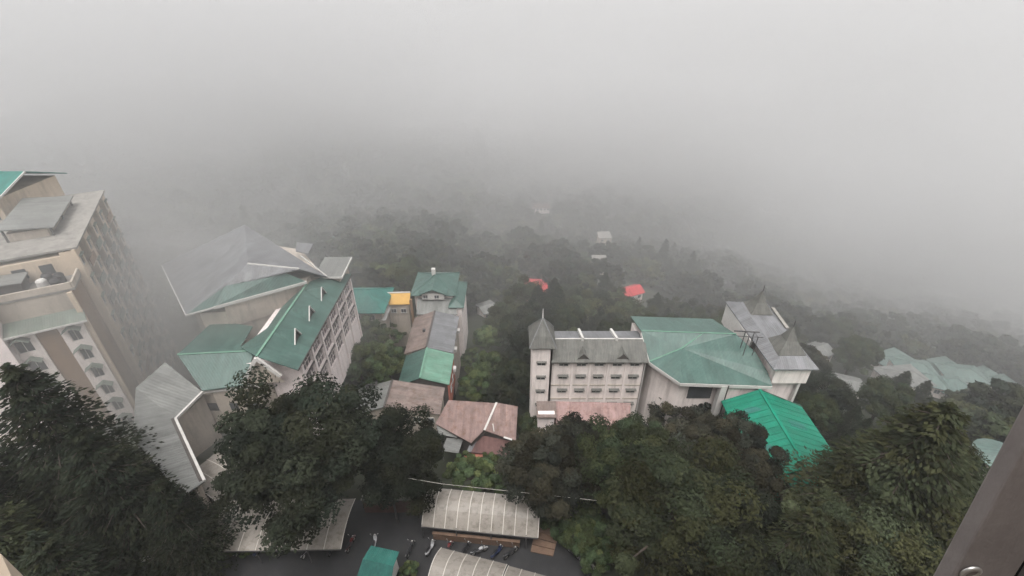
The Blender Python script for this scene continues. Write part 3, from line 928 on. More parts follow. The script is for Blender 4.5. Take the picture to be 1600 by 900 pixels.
# ------------------------------------------------------------------ apartment tower at the left edge
tw = thing('apartment_tower', (-60, 58, -12), 'tall cream and brown apartment tower with stacked balconies, half lost in fog', 'building')
C0 = Vector((-53.4, 49.2, 0)); fd = Vector((-.48, .877, 0)).normalized(); gd = Vector((-fd.y, fd.x, 0))   # gd points left along the near end
nd = -gd
TOP = 18.8; LEN = 27.0; FL = 3.05
def FP(s, o=0.0, z=0.0): return C0 + fd * s + nd * o + Vector((0, 0, z))
strips = [(0, 4.2, 'b'), (4.2, 6.4, 'w'), (6.4, 9.4, 'r'), (9.4, 11.6, 'w'), (11.6, 14.6, 'r'), (14.6, 16.8, 'w'), (16.8, 19.8, 'r'), (19.8, 22.0, 'w'), (22.0, 25.0, 'r'), (25.0, 27.0, 'w')]
TOP2 = TOP + 3.0                                         # the balconied block stands a storey above its near wing
floors = [TOP2 - FL * (k + 1) for k in range(10)]
for (a, b, kd) in strips:
    p0, p1 = FP(a), FP(b)
    if kd == 'b':
        wall_open(p0, p1, -10, TOP, [], 'brown_band', 'plaster_brown', tw)
    elif kd == 'w':
        p0, p1 = FP(a, .9), FP(b, .9)
        wall_open(p0, p1, -10, TOP2 + .5, [(.5, 1.7, z + .9, z + 2.3) for z in floors], 'bay_wall', 'plaster_cream', tw, hood=(.3, 'roof_mossy'))
        for q0, q1 in ((a, a + .02), (b - .02, b)):
            MB().prism(xy(FP(q0, -.7), FP(q1, -.7), FP(q1, .61), FP(q0, .61)), -10, TOP2 + .45).build('bay_side', 'plaster_cream', tw)
    else:
        p0, p1 = FP(a, -.5), FP(b, -.5)
        wall_open(p0, p1, -10, TOP2, [(.5, 2.5, z + .25, z + 2.4) for z in floors], 'balcony_wall', 'plaster_brown', tw)
        for z in floors:
            bl = MB(); bl.hexa([FP(a + .03, -.5, z - .08), FP(a + .03, 1.25, z - .08), FP(b - .03, 1.25, z - .08), FP(b - .03, -.5, z - .08), FP(a + .03, -.5, z + .1), FP(a + .03, 1.25, z + .1), FP(b - .03, 1.25, z + .1), FP(b - .03, -.5, z + .1)])
            bo = bl.build('balcony', 'plaster_beige', tw)
            pr = MB(); pr.hexa([FP(a + .03, 1.15, z + .1), FP(a + .03, 1.25, z + .1), FP(b - .03, 1.25, z + .1), FP(b - .03, 1.15, z + .1), FP(a + .03, 1.15, z + 1.05), FP(a + .03, 1.25, z + 1.05), FP(b - .03, 1.25, z + 1.05), FP(b - .03, 1.15, z + 1.05)])
            pr.build('parapet', R.choice(('roof_mossy', 'roof_mossy', 'plaster_brown', 'roof_slate')), bo)
MB().prism(xy(FP(4.25, -.7), FP(LEN - .1, -.7), FP(LEN - .1, -14), FP(4.25, -14)), -14, TOP2 - .05).build('core', 'plaster_cream', tw)
MB().prism(xy(FP(.3, -.35), FP(4.24, -.35), FP(4.24, -14), FP(.3, -14)), -14, TOP - .05).build('near_core', 'plaster_beige', tw)
for q in range(3):
    c_ = FP(4.2, -2.5 - q * 2.6, TOP + 1.6)
    MB().box(c_, (.08, 1.3, 1.3), math.atan2(gd.y, gd.x) + math.pi / 2).build('window', 'glass', tw)
# near end: pale and brown strips with hooded windows
def EP(q, o=0.0, z=0.0): return C0 + gd * q - fd * o + Vector((0, 0, z))
for (a, b, kd, zt) in ((0, .5, 'c', TOP), (.5, 3.0, 'w', 15.4), (3.0, 5.2, 'b', 15.4), (5.2, 8.2, 'w', 15.4), (8.2, 14, 'b', 15.4)):
    if kd == 'w':
        z_ = [zt - 3.6 - k * 3.05 for k in range(7)]
        wall_open(EP(b, .6), EP(a, .6), -10, zt, [(.7, b - a - .7, z + .5, z + 2.2) for z in z_], 'end_wall', 'plaster_white', tw)
        for z in z_:
            mid = (a + b) / 2
            ca = MB(); f0_, f1_, fa_ = EP(mid - .95, 1.5, z + 2.3), EP(mid + .95, 1.5, z + 2.3), EP(mid, 1.5, z + 2.95)
            bka = EP(mid, .55, z + 3.0); b0_, b1_ = EP(mid - .95, .55, z + 2.35), EP(mid + .95, .55, z + 2.35)
            ca.slab([f0_, fa_, bka, b0_], .07, fan=True); ca.slab([fa_, f1_, b1_, bka], .07, fan=True)
            ca.build('canopy', 'roof_mossy', tw)
    else:
        wall_open(EP(b, .45 if kd == 'b' else .3), EP(a, .45 if kd == 'b' else .3), -10, zt, [], 'end_band', 'plaster_brown' if kd == 'b' else 'plaster_cream', tw)
MB().prism(xy(EP(.6, .3), EP(14, .3), EP(14, -6), EP(.6, -6)), -10, 15.3).build('end_core', 'plaster_cream', tw)
roof(tw, 'roof_mossy', [EP(-.3, 1.4, 15.3), EP(14, 1.4, 15.3), EP(14, -1.8, 17.2), EP(1.2, -1.8, 17.2)], eave=gd, fan=True, name='skirt_roof')
roof(tw, 'roof_mossy', [EP(-.3, 1.4, 15.3), EP(1.2, -1.8, 17.2), EP(.4, -2.6, 17.0)], eave=fd, name='skirt_roof')
fascia(tw, [EP(-.3, 1.4, 15.3), EP(14, 1.4, 15.3)], .12, .25, dz=-.12)
# a pale taller wing on the outer side of the near end
MB().prism(xy(EP(7.6, 1.6), EP(16, 1.6), EP(16, -6), EP(7.6, -6)), -10, 20.6).build('outer_wing', 'plaster_pink', tw)
roof(tw, 'roof_teal', [EP(7.2, 2.1, 20.7), EP(16.4, 2.1, 20.7), EP(16.4, -6.4, 21.6), EP(7.2, -6.4, 21.6)], eave=gd, fan=True, name='outer_roof')
# roof terraces
MB().prism(xy(FP(.2, .3), FP(4.2, .3), FP(4.2, -14), FP(.2, -14)), TOP, TOP + .3).build('terrace_slab', 'concrete', tw)
pp = MB()
for a, b in ((FP(.3, .25, TOP + .7), FP(4.1, .25, TOP + .7)), (FP(.3, .12, TOP + .7), FP(.3, -7.5, TOP + .7))):
    pp.bar(a, b, .22, .8)
pp.build('parapet', 'plaster_beige', tw)
MB().prism(xy(FP(4.4, 1.2), FP(LEN + .2, 1.2), FP(LEN + .2, -14), FP(4.4, -14)), TOP2 + .5, TOP2 + .75).build('roof_slab', 'concrete', tw)
tp = [FP(9.5, -1.5, TOP2 + 2.0), FP(22, -1.5, TOP2 + 2.0), FP(22, -7.0, TOP2 + 2.7), FP(9.5, -7.0, TOP2 + 2.7)]
roof(tw, 'roof_silver', tp, eave=fd, fan=True, name='tin_roof')
for (s_, o_) in ((10, -2), (15.7, -2), (21.5, -2), (10, -6.6), (15.7, -6.6), (21.5, -6.6)):
    c_ = FP(s_, o_, TOP2 + .75); MB().bar(c_, c_ + Vector((0, 0, 1.3 if o_ > -5 else 1.85)), .18).build('tin_roof_post', 'steel', tw)
MB().prism(xy(FP(10, -2.4), FP(21.5, -2.4), FP(21.5, -6.4), FP(10, -6.4)), TOP2 + .75, TOP2 + 1.85).build('penthouse', 'plaster_beige', tw)
roof(tw, 'roof_silver', [FP(1.0, -4.2, TOP + 1.9), FP(4.0, -4.2, TOP + 1.9), FP(4.0, -7.6, TOP + 2.1), FP(1.0, -7.6, TOP + 2.1)], .12, name='pergola_roof', fan=True)
MB().prism(xy(FP(1.3, -4.5), FP(3.8, -4.5), FP(3.8, -7.3), FP(1.3, -7.3)), TOP + .3, TOP + 1.8).build('pergola_room', 'trim_dark', tw)
for k, (s_, o_) in enumerate(((1.2, -1.4), (2.6, -1.3), (1.8, -2.8), (3.3, -2.6))):
    c_ = FP(s_, o_, TOP + .3)
    MB().tube([c_, c_ + Vector((0, 0, 1.0)), c_ + Vector((0, 0, 1.2)), c_ + Vector((0, 0, 1.28))], [.55, .55, .4, .18], 12).build('water_tank', 'bike_black' if k != 2 else 'trim_white', tw)
# a second, higher tower behind it
t2 = thing('stair_tower', (-73, 66, -10), 'higher beige tower block beyond the balconied tower at the left edge', 'building')
MB().prism([(-85, 62), (-70.5, 62), (-70.5, 72), (-85, 72)], -12, 25.5).build('wall', 'plaster_cream', t2)
for k in range(6):
    for j in range(3):
        w_ = MB().box((-71.9 - j * 2.6, 61.97, 22.6 - k * 3.05), (1.1, .08, 1.4)).build('window', 'glass', t2)
roof(t2, 'roof_teal', [(-86, 60.8, 25.5), (-69.6, 60.8, 25.5), (-69.6, 67, 27.8), (-86, 67, 27.8)])
roof(t2, 'roof_teal', [(-69.6, 73.2, 25.5), (-86, 73.2, 25.5), (-86, 67, 27.8), (-69.6, 67, 27.8)])
fascia(t2, [(-69.6, 60.8, 25.5), (-69.6, 67, 27.8)], .12, .25)
# ------------------------------------------------------------------ houses stepping down the middle
def gable_y(parent, mt, X0, X1, XR, Y0, Y1, ze, zr, zdrop=0.0, cap=None, ze2=None):
    """Gable roof with its ridge along Y."""
    ze2 = ze if ze2 is None else ze2
    a = roof(parent, mt[0], [(X0, Y1, ze + zdrop), (X0, Y0, ze), (XR, Y0, zr), (XR, Y1, zr + zdrop)], eave=(0, 1, 0), fan=True)
    roof(parent, mt[1], [(X1, Y0, ze2), (X1, Y1, ze2 + zdrop), (XR, Y1, zr + zdrop), (XR, Y0, zr)], eave=(0, 1, 0), fan=True)
    if cap: ridge_cap(a, (XR, Y0, zr), (XR, Y1, zr + zdrop), cap, .35, .1)


def gable_walls(parent, mt, X0, X1, XR, Y0, Y1, zb, ze, zr, ins=.35):
    a, b = X0 + ins, X1 - ins
    m = MB()
    zl = ze + (zr - ze) * ins / (XR - X0) - .16
    zrr = ze + (zr - ze) * ins / (X1 - XR) - .16
    for Y in (Y0 + ins, Y1 - ins):
        m.face([(a, Y, zb), (b, Y, zb), (b, Y, zrr), (XR, Y, zr - .16), (a, Y, zl)])
    m.face([(a, Y0 + ins, zb), (a, Y1 - ins, zb), (a, Y1 - ins, zl), (a, Y0 + ins, zl)])
    m.face([(b, Y0 + ins, zb), (b, Y1 - ins, zb), (b, Y1 - ins, zrr), (b, Y0 + ins, zrr)])
    return m.build('wall', mt, parent)


def win_box(parent, c, w, h, facing='y', mt='trim_white'):
    """A framed window standing proud of a far wall: frame, pane, sill."""
    m = MB()
    x, y, z = c
    if facing == 'y':
        m.box((x - w / 2, y, z), (.09, .1, h)); m.box((x + w / 2, y, z), (.09, .1, h)); m.box((x, y, z + h / 2), (w + .09, .1, .09)); m.box((x, y, z - h / 2), (w + .2, .16, .09)); m.box((x, y, z), (.06, .08, h - .09))
        f = m.build('window', mt, parent)
        MB().box((x, y + .02, z), (w - .08, .05, h - .08)).build('pane', 'glass', f)
    else:
        m.box((x, y - w / 2, z), (.1, .09, h)); m.box((x, y + w / 2, z), (.1, .09, h)); m.box((x, y, z + h / 2), (.1, w + .09, .09)); m.box((x, y, z - h / 2), (.16, w + .2, .09)); m.box((x, y, z), (.08, .06, h - .09))
        f = m.build('window', mt, parent)
        MB().box((x - .02, y, z), (.05, w - .08, h - .08)).build('pane', 'glass', f)
    return f


# green gable
hg = thing('house', (-15.5, 66.5, -18), 'long house with pale green gable roof and salmon side wall below the hall', 'house')
gable_y(hg, ('roof_green', 'roof_green_pale'), -20.2, -11.0, -16.0, 62.4, 70.7, -9.4, -7.4, cap='roof_green_pale', ze2=-9.0)
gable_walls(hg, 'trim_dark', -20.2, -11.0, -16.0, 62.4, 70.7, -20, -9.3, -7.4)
MB().box((-11.2, 66.4, -12.2), (.3, 7.4, 5.6)).build('side_wall', 'paint_salmon', hg)
for Y in (64.2, 66.6, 69): win_box(hg, (-11.0, Y, -11.4), 1.2, 1.2, 'x')
MB().box((-10.7, 68.0, -10.3), (.55, .9, .65)).build('air_unit', 'trim_white', hg)
# long grey roof
h2 = thing('house', (-15.8, 77, -18), 'long house with grey and brown tin gable roof behind the pale green roof', 'house')
gable_y(h2, ('roof_brown', 'roof_grey'), -20.6, -11.2, -16.2, 70.95, 83, -9.2, -7.5, cap='trim_dark', ze2=-8.9)
gable_walls(h2, 'plaster_beige', -20.6, -11.2, -16.2, 70.95, 83, -22, -9.2, -7.5)
for Y in (72.5, 75.2, 78, 81): win_box(h2, (-11.5, Y, -11.2), 1.2, 1.3, 'x')
for Y in (73.6, 79.6): MB().box((-11.1, Y, -10.2), (.55, .95, .65)).build('air_unit', 'trim_white', h2)
MB().box((-17.5, 76.5, -7.8), (.5, .5, .7)).build('vent', 'steel', h2)
# tiered house with pale green hipped roofs
h3 = thing('tiered_house', (-14.5, 92, -18), 'white house with tiered sea-green hip roofs and a small front gable', 'house')
MB().prism([(-21.2, 87.7), (-12.9, 87.7), (-12.9, 96.3), (-21.2, 96.3)], -24, -6.45).build('wall', 'plaster_white', h3)
ro = roof(h3, 'roof_silver', [(-20.3, 83.4, -8.7), (-11.6, 83.4, -8.7), (-12.4, 88.2, -7.2), (-20.6, 88.2, -7.2)], eave=(1, 0, 0), fan=True, name='verandah_roof')
MB().prism([(-20, 83.7), (-11.9, 83.7), (-11.9, 87.5), (-20, 87.5)], -22, -8.9).build('verandah_wall', 'plaster_white', h3)
def hip(parent, mt, X0, X1, Y0, Y1, ze, zr, name='roof'):
    dx = min((X1 - X0), (Y1 - Y0)) / 2
    if X1 - X0 >= Y1 - Y0:
        a, b = Vector((X0 + dx, (Y0 + Y1) / 2, zr)), Vector((X1 - dx * .999, (Y0 + Y1) / 2, zr))
    else:
        a, b = Vector(((X0 + X1) / 2, Y0 + dx, zr)), Vector(((X0 + X1) / 2, Y1 - dx * .999, zr))
    P = [Vector((X0, Y0, ze)), Vector((X1, Y0, ze)), Vector((X1, Y1, ze)), Vector((X0, Y1, ze))]
    m = MB()
    if X1 - X0 >= Y1 - Y0:
        m.slab([P[0], P[1], b, a], .14, (1, 0, 0)); m.slab([P[2], P[3], a, b], .14, (1, 0, 0)); m.slab([P[1], P[2], b], .14, (0, 1, 0)); m.slab([P[3], P[0], a], .14, (0, 1, 0))
    else:
        m.slab([P[1], P[2], b, a], .14, (0, 1, 0)); m.slab([P[3], P[0], a, b], .14, (0, 1, 0)); m.slab([P[0], P[1], a], .14, (1, 0, 0)); m.slab([P[2], P[3], b], .14, (1, 0, 0))
    o = m.build(name, mt, parent)
    c = MB(); c.bar(a + Vector((0, 0, .05)), b + Vector((0, 0, .05)), .3, .1)
    for k, e in ((0, a), (3, a if X1 - X0 >= Y1 - Y0 else b), (1, b if X1 - X0 >= Y1 - Y0 else a), (2, b)):
        c.bar(P[k] + Vector((0, 0, .05)), e + Vector((0, 0, .05)), .2, .08)
    c.build('hip_trim', mt, o)
    return o
hip(h3, 'roof_green', -22.0, -12.2, 87.0, 97, -6.3, -3.9)
hip(h3, 'roof_green', -13.6, -10.3, 84.6, 95, -7.8, -6.6, 'side_roof')
MB().prism([(-13.0, 85.0), (-10.8, 85.0), (-10.8, 94.6), (-13.0, 94.6)], -22, -7.9).build('side_wall', 'plaster_white', h3)
# front gable dormer with a white face
MB().prism([(-19.4, 86.6), (-14.6, 86.6), (-14.6, 90), (-19.4, 90)], -7.1, -5.6).build('gable_face', 'trim_white', h3)
dm = MB().slab([(-20, 86.1, -5.6), (-17, 86.1, -4.3), (-17, 91.8, -4.0), (-20, 91.8, -5.4)], .12, (0, 1, 0), True).slab([(-17, 86.1, -4.3), (-14, 86.1, -5.6), (-14, 91.8, -5.4), (-17, 91.8, -4.0)], .12, (0, 1, 0), True).build('gable_roof', 'roof_green', h3)
MB().box((-17.4, 92.2, -3.3), (.8, .8, 1.5)).build('chimney', 'trim_white', h3)
for X in (-18.6, -16.2): win_box(h3, (X, 86.5, -6.3), 1.0, .9)
for Y in (86.5, 89, 91.5): win_box(h3, (-10.75, Y, -9.2), 1.0, 1.1, 'x')
# teal hip roof and yellow house
h4 = thing('house', (-31, 83, -14), 'house with dark teal hip roof and a railed balcony beside the window wall', 'house')
hip(h4, 'roof_teal', -37.0, -25.6, 78.8, 88.5, -5.2, -2.6)
MB().prism([(-36.3, 79.6), (-26.4, 79.6), (-26.4, 87.8), (-36.3, 87.8)], -20, -5.3).build('wall', 'plaster_beige', h4)
for X in (-31.5, -28.5): win_box(h4, (X, 79.55, -6.8), 1.3, 1.3)
rl_ = MB()
for k in range(7):
    rl_.box((-25.9, 79.6 + k * 1.3, -6.0), (.12, .12, 1.6))
rl_.bar((-25.9, 79.4, -6.6), (-25.9, 87.8, -6.6), .1); rl_.bar((-25.9, 79.4, -5.6), (-25.9, 87.8, -5.6), .1)
rl_.build('balcony_rail', 'trim_white', h4)
MB().box((-26.1, 83.6, -7.3), (.9, 8.6, .2)).build('balcony_floor', 'trim_white', h4)
h5 = thing('house', (-24.3, 87, -14), 'small house with a yellow ochre roof beside the teal roof', 'house')
y0_, y1_, y2_, y3_ = at(602, 476, -6.4), at(640, 475, -6.4), at(641, 457, -4.9), at(601, 458, -4.9)
roof(h5, 'paint_yellow', [y0_, y1_, y2_, y3_], fan=True)
fascia(h5, [y3_, y2_], .25, .2, dz=.06)
MB().prism([(y0_.x + .4, y0_.y + .4), (y1_.x - .4, y1_.y + .4), (y2_.x - .4, y2_.y + .4), (y3_.x + .4, y3_.y + .4)], -18, -6.6).build('wall', 'plaster_beige', h5)
MB().box((y1_.x + .25, y1_.y + .4, -10), (.5, .5, 9)).build('corner_pillar', 'plaster_brown', h5)
win_box(h5, (y0_.x + 1.5, y0_.y + .33, -8.2), 1.1, 1.0); win_box(h5, (y0_.x + 3.6, y0_.y + .33, -8.2), 1.1, 1.0)
# grey and brown roofs nearest the big oak
h6 = thing('house', (-18.5, 56, -14), 'shed house with one pale grey and one brown roof slope behind the oak', 'house')
gable_y(h6, ('roof_silver', 'roof_brown'), -25.6, -11.2, -19.7, 53.0, 59.0, -6.8, -4.7, cap='trim_dark', ze2=-6.4)
gable_walls(h6, 'plaster_beige', -25.6, -11.2, -19.7, 53.0, 59.0, -15, -6.7, -4.7)
MB().bar((-24.3, 58.6, -5.9), (-22.2, 58.8, -5.2), .8, .05).build('skylight', 'steel', h6)
win_box(h6, (-15, 53.3, -7.8), 1.1, 1.0); win_box(h6, (-12.8, 53.3, -7.9), 1.0, .9)
# rusty tin roofs
h7 = thing('tin_shed', (-5, 51, -12), 'low shed under rust-stained pinkish corrugated sheets in the centre', 'shed')
t0, t1_, t2_, t3, t4 = at(701, 625, -6.0), at(776, 630, -6.0), at(754, 674, -6.9), at(736, 692, -7.2), at(680, 662, -7.1)
roof(h7, 'roof_rust', [t0, t4, t3, t2_, t1_], eave=(1, 0, 0), fan=True)
u0, u1 = at(809, 635, -6.2), at(806, 689, -7.3)
u2 = at(757, 673, -6.8)
o7 = roof(h7, 'roof_rust', [t1_ + Vector((.05, 0, .12)), u2 + Vector((0, 0, .1)), u1, u0], eave=(1, 0, 0), fan=True)
MB().bar(t1_ + Vector((0, 0, .14)), u2 + Vector((0, 0, .12)), .3, .14).build('flashing', 'trim_white', h7)
MB().bar(at(770, 662, -6.4), at(772, 674, -6.6), .12, .08).build('loose_strip', 'trim_white', h7)
MB().bar(at(787, 683, -6.9), at(800, 687, -7.0), .3, .06).build('loose_strip', 'trim_white', h7)
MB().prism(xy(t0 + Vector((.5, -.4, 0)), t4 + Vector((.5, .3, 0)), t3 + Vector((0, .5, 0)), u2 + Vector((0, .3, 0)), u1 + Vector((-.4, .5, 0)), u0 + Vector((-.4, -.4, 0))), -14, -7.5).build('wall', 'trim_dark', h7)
h8 = thing('store_shed', (-2.5, 46, -12), 'store with a dark maroon tin slope and salmon wall below the rusty roofs', 'shed')
v0, v1, v2, v3 = at(742, 678, -8.0), at(803, 690, -8.0), at(800, 714, -8.9), at(731, 706, -8.9)
roof(h8, 'roof_maroon', [v3, v2, v1, v0], eave=(1, 0, 0), fan=True)
roof(h8, 'roof_grey', [at(741, 678, -7.9), at(729, 706, -8.8), at(736, 706, -8.8), at(750, 680, -7.9)], eave=(1, 0, 0), fan=True, th=.06, name='edge_sheet')
wl = [v3 + Vector((.2, .3, 0)), v2 + Vector((-.3, .3, 0)), v1 + Vector((-.3, -.2, 0)), v0 + Vector((.3, -.2, 0))]
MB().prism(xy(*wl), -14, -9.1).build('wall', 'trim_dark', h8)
MB().prism([(v3.x - .4, v3.y - .35), (v3.x + 4.4, v3.y - .55), (v3.x + 4.4, v3.y + .2), (v3.x - .4, v3.y + .2)], -14, -9.4).build('front_wall', 'paint_salmon', h8)
MB().bar((v3.x - .5, v3.y - .45, -9.35), (v3.x + 4.5, v3.y - .65, -9.35), .35, .12).build('coping', 'paint_salmon', h8)
h9 = thing('tin_awning', (-9, 49, -12), 'pair of patched grey tin sheets at the corner of the rusty roofs', 'awning')
roof(h9, 'roof_silver', [at(682, 664, -7.5), at(684, 678, -7.8), at(714, 684, -7.8), at(716, 668, -7.5)], fan=True, th=.06, name='upper_sheet')
roof(h9, 'roof_silver', [at(698, 684, -8.2), at(690, 704, -8.7), at(716, 708, -8.7), at(724, 686, -8.2)], fan=True, th=.06, name='lower_sheet')
for p in ((684, 678, -7.9), (714, 684, -7.9), (690, 704, -8.8), (716, 707, -8.8)):
    q = at(*p); MB().bar(q + Vector((.1, .1, 0)), q + Vector((.1, .1, -4)), .1).build('post', 'steel', h9)

# ------------------------------------------------------------------ far houses down the slope
def far_house(px, py, w, d, h, mt, label, rz=0.0, wall='plaster_white', rh=1.6, name='house', group=None, storeys=1, kind='hip', zoff=0.0, Y=None):
    # stand it on the slope where the sight line meets the ground
    t = 60.0
    while True:
        u, v = (px - 800) / FPX, (py - 450) / FPX
        p = Vector((u * t, t * (math.cos(PITCH) - v * math.sin(PITCH)), CAM_Z - t * (math.sin(PITCH) + v * math.cos(PITCH))))
        if p.z < ground(p.x, p.y) + h * .7 or t > 900: break
        t += 1.0
    g = ground(p.x, p.y)
    o = thing(name, (p.x, p.y, g), label, 'house', group)
    X0, X1, Y0, Y1 = p.x - w / 2, p.x + w / 2, p.y - d / 2, p.y + d / 2
    MB().prism([(X0, Y0), (X1, Y0), (X1, Y1), (X0, Y1)], g - 6, g + h).build('wall', wall, o)
    if kind == 'hip':
        hip(o, mt, X0 - .6, X1 + .6, Y0 - .6, Y1 + .6, g + h, g + h + rh)
    elif kind == 'gable':
        zr = g + h + rh
        roof(o, mt, [(X0 - .5, Y0 - .6, g + h), (X1 + .5, Y0 - .6, g + h), (X1 + .5, p.y, zr), (X0 - .5, p.y, zr)])
        roof(o, mt, [(X1 + .5, Y1 + .6, g + h), (X0 - .5, Y1 + .6, g + h), (X0 - .5, p.y, zr), (X1 + .5, p.y, zr)])
    else:
        roof(o, mt, [(X0 - .3, Y0 - .3, g + h + .1), (X1 + .3, Y0 - .3, g + h + .1), (X1 + .3, Y1 + .3, g + h + .3), (X0 - .3, Y1 + .3, g + h + .3)], .2)
    nw = max(2, int(w / 2.6))
    for s_ in range(storeys):
        zc = g + h - 1.5 - s_ * 3.0
        for k in range(nw):
            win_box(o, (X0 + w * (k + .5) / nw, Y0 - .05, zc), min(1.3, w / nw * .55), 1.3)
    o.rotation_euler = (0, 0, rz)
    CLEAR.append((p.x, p.y, max(w, d) * .62 + 2.5))
    dv_ = Vector((p.x, p.y)).normalized()
    for q in range(7, int(16 + h * 1.5), 6):
        CLEAR.append((p.x - dv_.x * q, p.y - dv_.y * q, max(w, d) * .45 + (2.2 if h < 10 else 5.5) - q * .03))
    return o


CLEAR = [(-35, 60, 20), (-60, 62, 20), (12, 58, 11), (28, 55, 12), (38, 57, 11), (35, 43, 9), (-16, 66, 9), (-16, 78, 10), (-16, 92, 11), (-31, 84, 10), (-25, 88, 6), (-18, 56, 10), (-5, 51, 10),
         (-77, 67, 14), (-42, 40, 12)]
fh = far_house
fh(831, 459, 10, 7, 5, 'paint_red', 'house with a bright red roof in the wood above the turret', wall='paint_salmon', kind='gable', rz=.15)
fh(838, 447, 8, 5, 4, 'paint_red', 'smaller red-roofed house just uphill of another red roof', wall='plaster_pink', kind='gable', rz=-.1)
fh(981, 461, 9, 5, 4.5, 'paint_red', 'white house with a tilted crimson roof standing alone in the wood', kind='gable', rz=.45)
fh(943, 380, 7, 8, 17, 'concrete', 'slender unfinished concrete block rising alone from the foggy wood', wall='plaster_beige', storeys=5, kind='flat', name='tower_block')
fh(936, 412, 6, 6, 8, 'concrete', 'low beige wing in front of the slender concrete block', wall='plaster_beige', storeys=2, kind='flat')
fh(761, 484, 4.5, 5.5, 2.8, 'roof_silver', 'little hut with a pale tilted tin roof near the tiered house', kind='gable', rz=.5, rh=.8)
fh(518, 380, 13, 8, 5, 'roof_teal', 'teal-roofed house dim in the fog behind the hall', rz=.3)
fh(845, 325, 14, 9, 6, 'roof_maroon', 'faint reddish roof nearly lost in the fog', kind='gable', wall='plaster_pink')
for k, (px, py, w, rz, mt, lb) in enumerate((
        (1395, 567, 15, .35, 'roof_faded', 'leftmost sea-green hip roof of the right-hand cluster'),
        (1425, 579, 13, -.2, 'roof_faded', 'second sea-green roof from the left in the right-hand cluster'),
        (1408, 594, 14, .1, 'roof_silver', 'pale grey roof lowest in front of the right-hand green cluster'),
        (1470, 578, 14, .2, 'roof_faded', 'pale green roof in the middle of the right-hand cluster, upper row'),
        (1500, 588, 15, -.15, 'roof_faded', 'broad teal roof in the middle of the right-hand cluster'),
        (1535, 592, 12, .3, 'roof_faded', 'rightmost pale green roof of the right-hand cluster'),
        (1482, 606, 11, .0, 'roof_faded', 'house with faded small roof below the broad teal roof'),
        (1448, 600, 9, -.4, 'roof_faded', 'small sea-green roof between the pale grey roof and broad teal roof'),
        (1560, 601, 10, .1, 'roof_faded', 'last small sea-green roof at the far right end of the cluster'))):
    fh(px, py, w * .78, w * .55, 4.5, mt, lb, rz=rz, rh=1.9, group='green-roofed houses on the right slope')
fh(1272, 553, 9, 6, 4, 'roof_silver', 'small pale-roofed house just behind the spired block', kind='gable', rz=.4)
fh(1312, 602, 8, 5, 3.5, 'roof_silver', 'white hut with silver roof to the right of the spired block', kind='gable', rz=-.4, rh=1.0)
fh(1577, 625, 8, 6, 4, 'roof_silver', 'lone pale house by the right edge above the round roof', rz=.2)
# round kiosk house with a green conical roof near the window frame
def round_house(px, py, r_, label):
    t = 60.0
    while True:
        u, v = (px - 800) / FPX, (py - 450) / FPX
        p = Vector((u * t, t * (math.cos(PITCH) - v * math.sin(PITCH)), CAM_Z - t * (math.sin(PITCH) + v * math.cos(PITCH))))
        if p.z < ground(p.x, p.y) + 5 or t > 900: break
        t += 1.0
    g = ground(p.x, p.y)
    o = thing('round_house', (p.x, p.y, g), label, 'house')
    n = 20
    ring = [(p.x + math.cos(6.2832 * k / n) * r_, p.y + math.sin(6.2832 * k / n) * r_) for k in range(n)]
    MB().prism(ring, g - 6, g + 6).build('wall', 'plaster_pink', o)
    m = MB()
    for k in range(n):
        a, b = ring[k], ring[(k + 1) % n]
        sc_ = 1.15
        m.slab([(p.x + (a[0] - p.x) * sc_, p.y + (a[1] - p.y) * sc_, g + 6), (p.x + (b[0] - p.x) * sc_, p.y + (b[1] - p.y) * sc_, g + 6), (p.x, p.y, g + 7.6)], .12)
    m.build('roof', 'roof_faded', o)
    for k in range(n):
        a = 6.2832 * (k + .5) / n
        for z in (1.6, 4.3):
            MB().box((p.x + math.cos(a) * (r_ * .99), p.y + math.sin(a) * (r_ * .99), g + z), (.12, 1.0, 1.3), a).build('window', 'glass', o)
    CLEAR.append((p.x, p.y, r_ + 3)); CLEAR.append((p.x - 3, p.y - 8, r_ + 2))
round_house(1562, 722, 3.8, 'round pink house with a flat green cone roof beside the window frame')
# ------------------------------------------------------------------ road and parking court
rp = [at(950, 930, 0), at(915, 868, 0), at(880, 838, 0), Vector((3.2, 33.2, 0)), Vector((-16, 34, 0)), Vector((-33, 33.2, 0)), Vector((-41, 28, 0)), Vector((-41, 10, 0)), Vector((12, 10, 0))]
m = MB(); m.slab([(p.x, p.y, 0.03) for p in rp], 0.1)
tag(m.build('road', 'asphalt'), kind='structure')
kb = MB()
for a, b in zip(rp[:3], rp[1:4]):
    kb.bar((a.x + .1, a.y + .05, .06), (b.x + .1, b.y + .05, .06), .22, .22)
tag(kb.build('kerb', 'concrete'), kind='structure')


def sub_local(name, mb, mt, parent):
    """A part given in the parent's own coordinates."""
    o = mb.build(name, mt)
    o.parent = parent
    return o


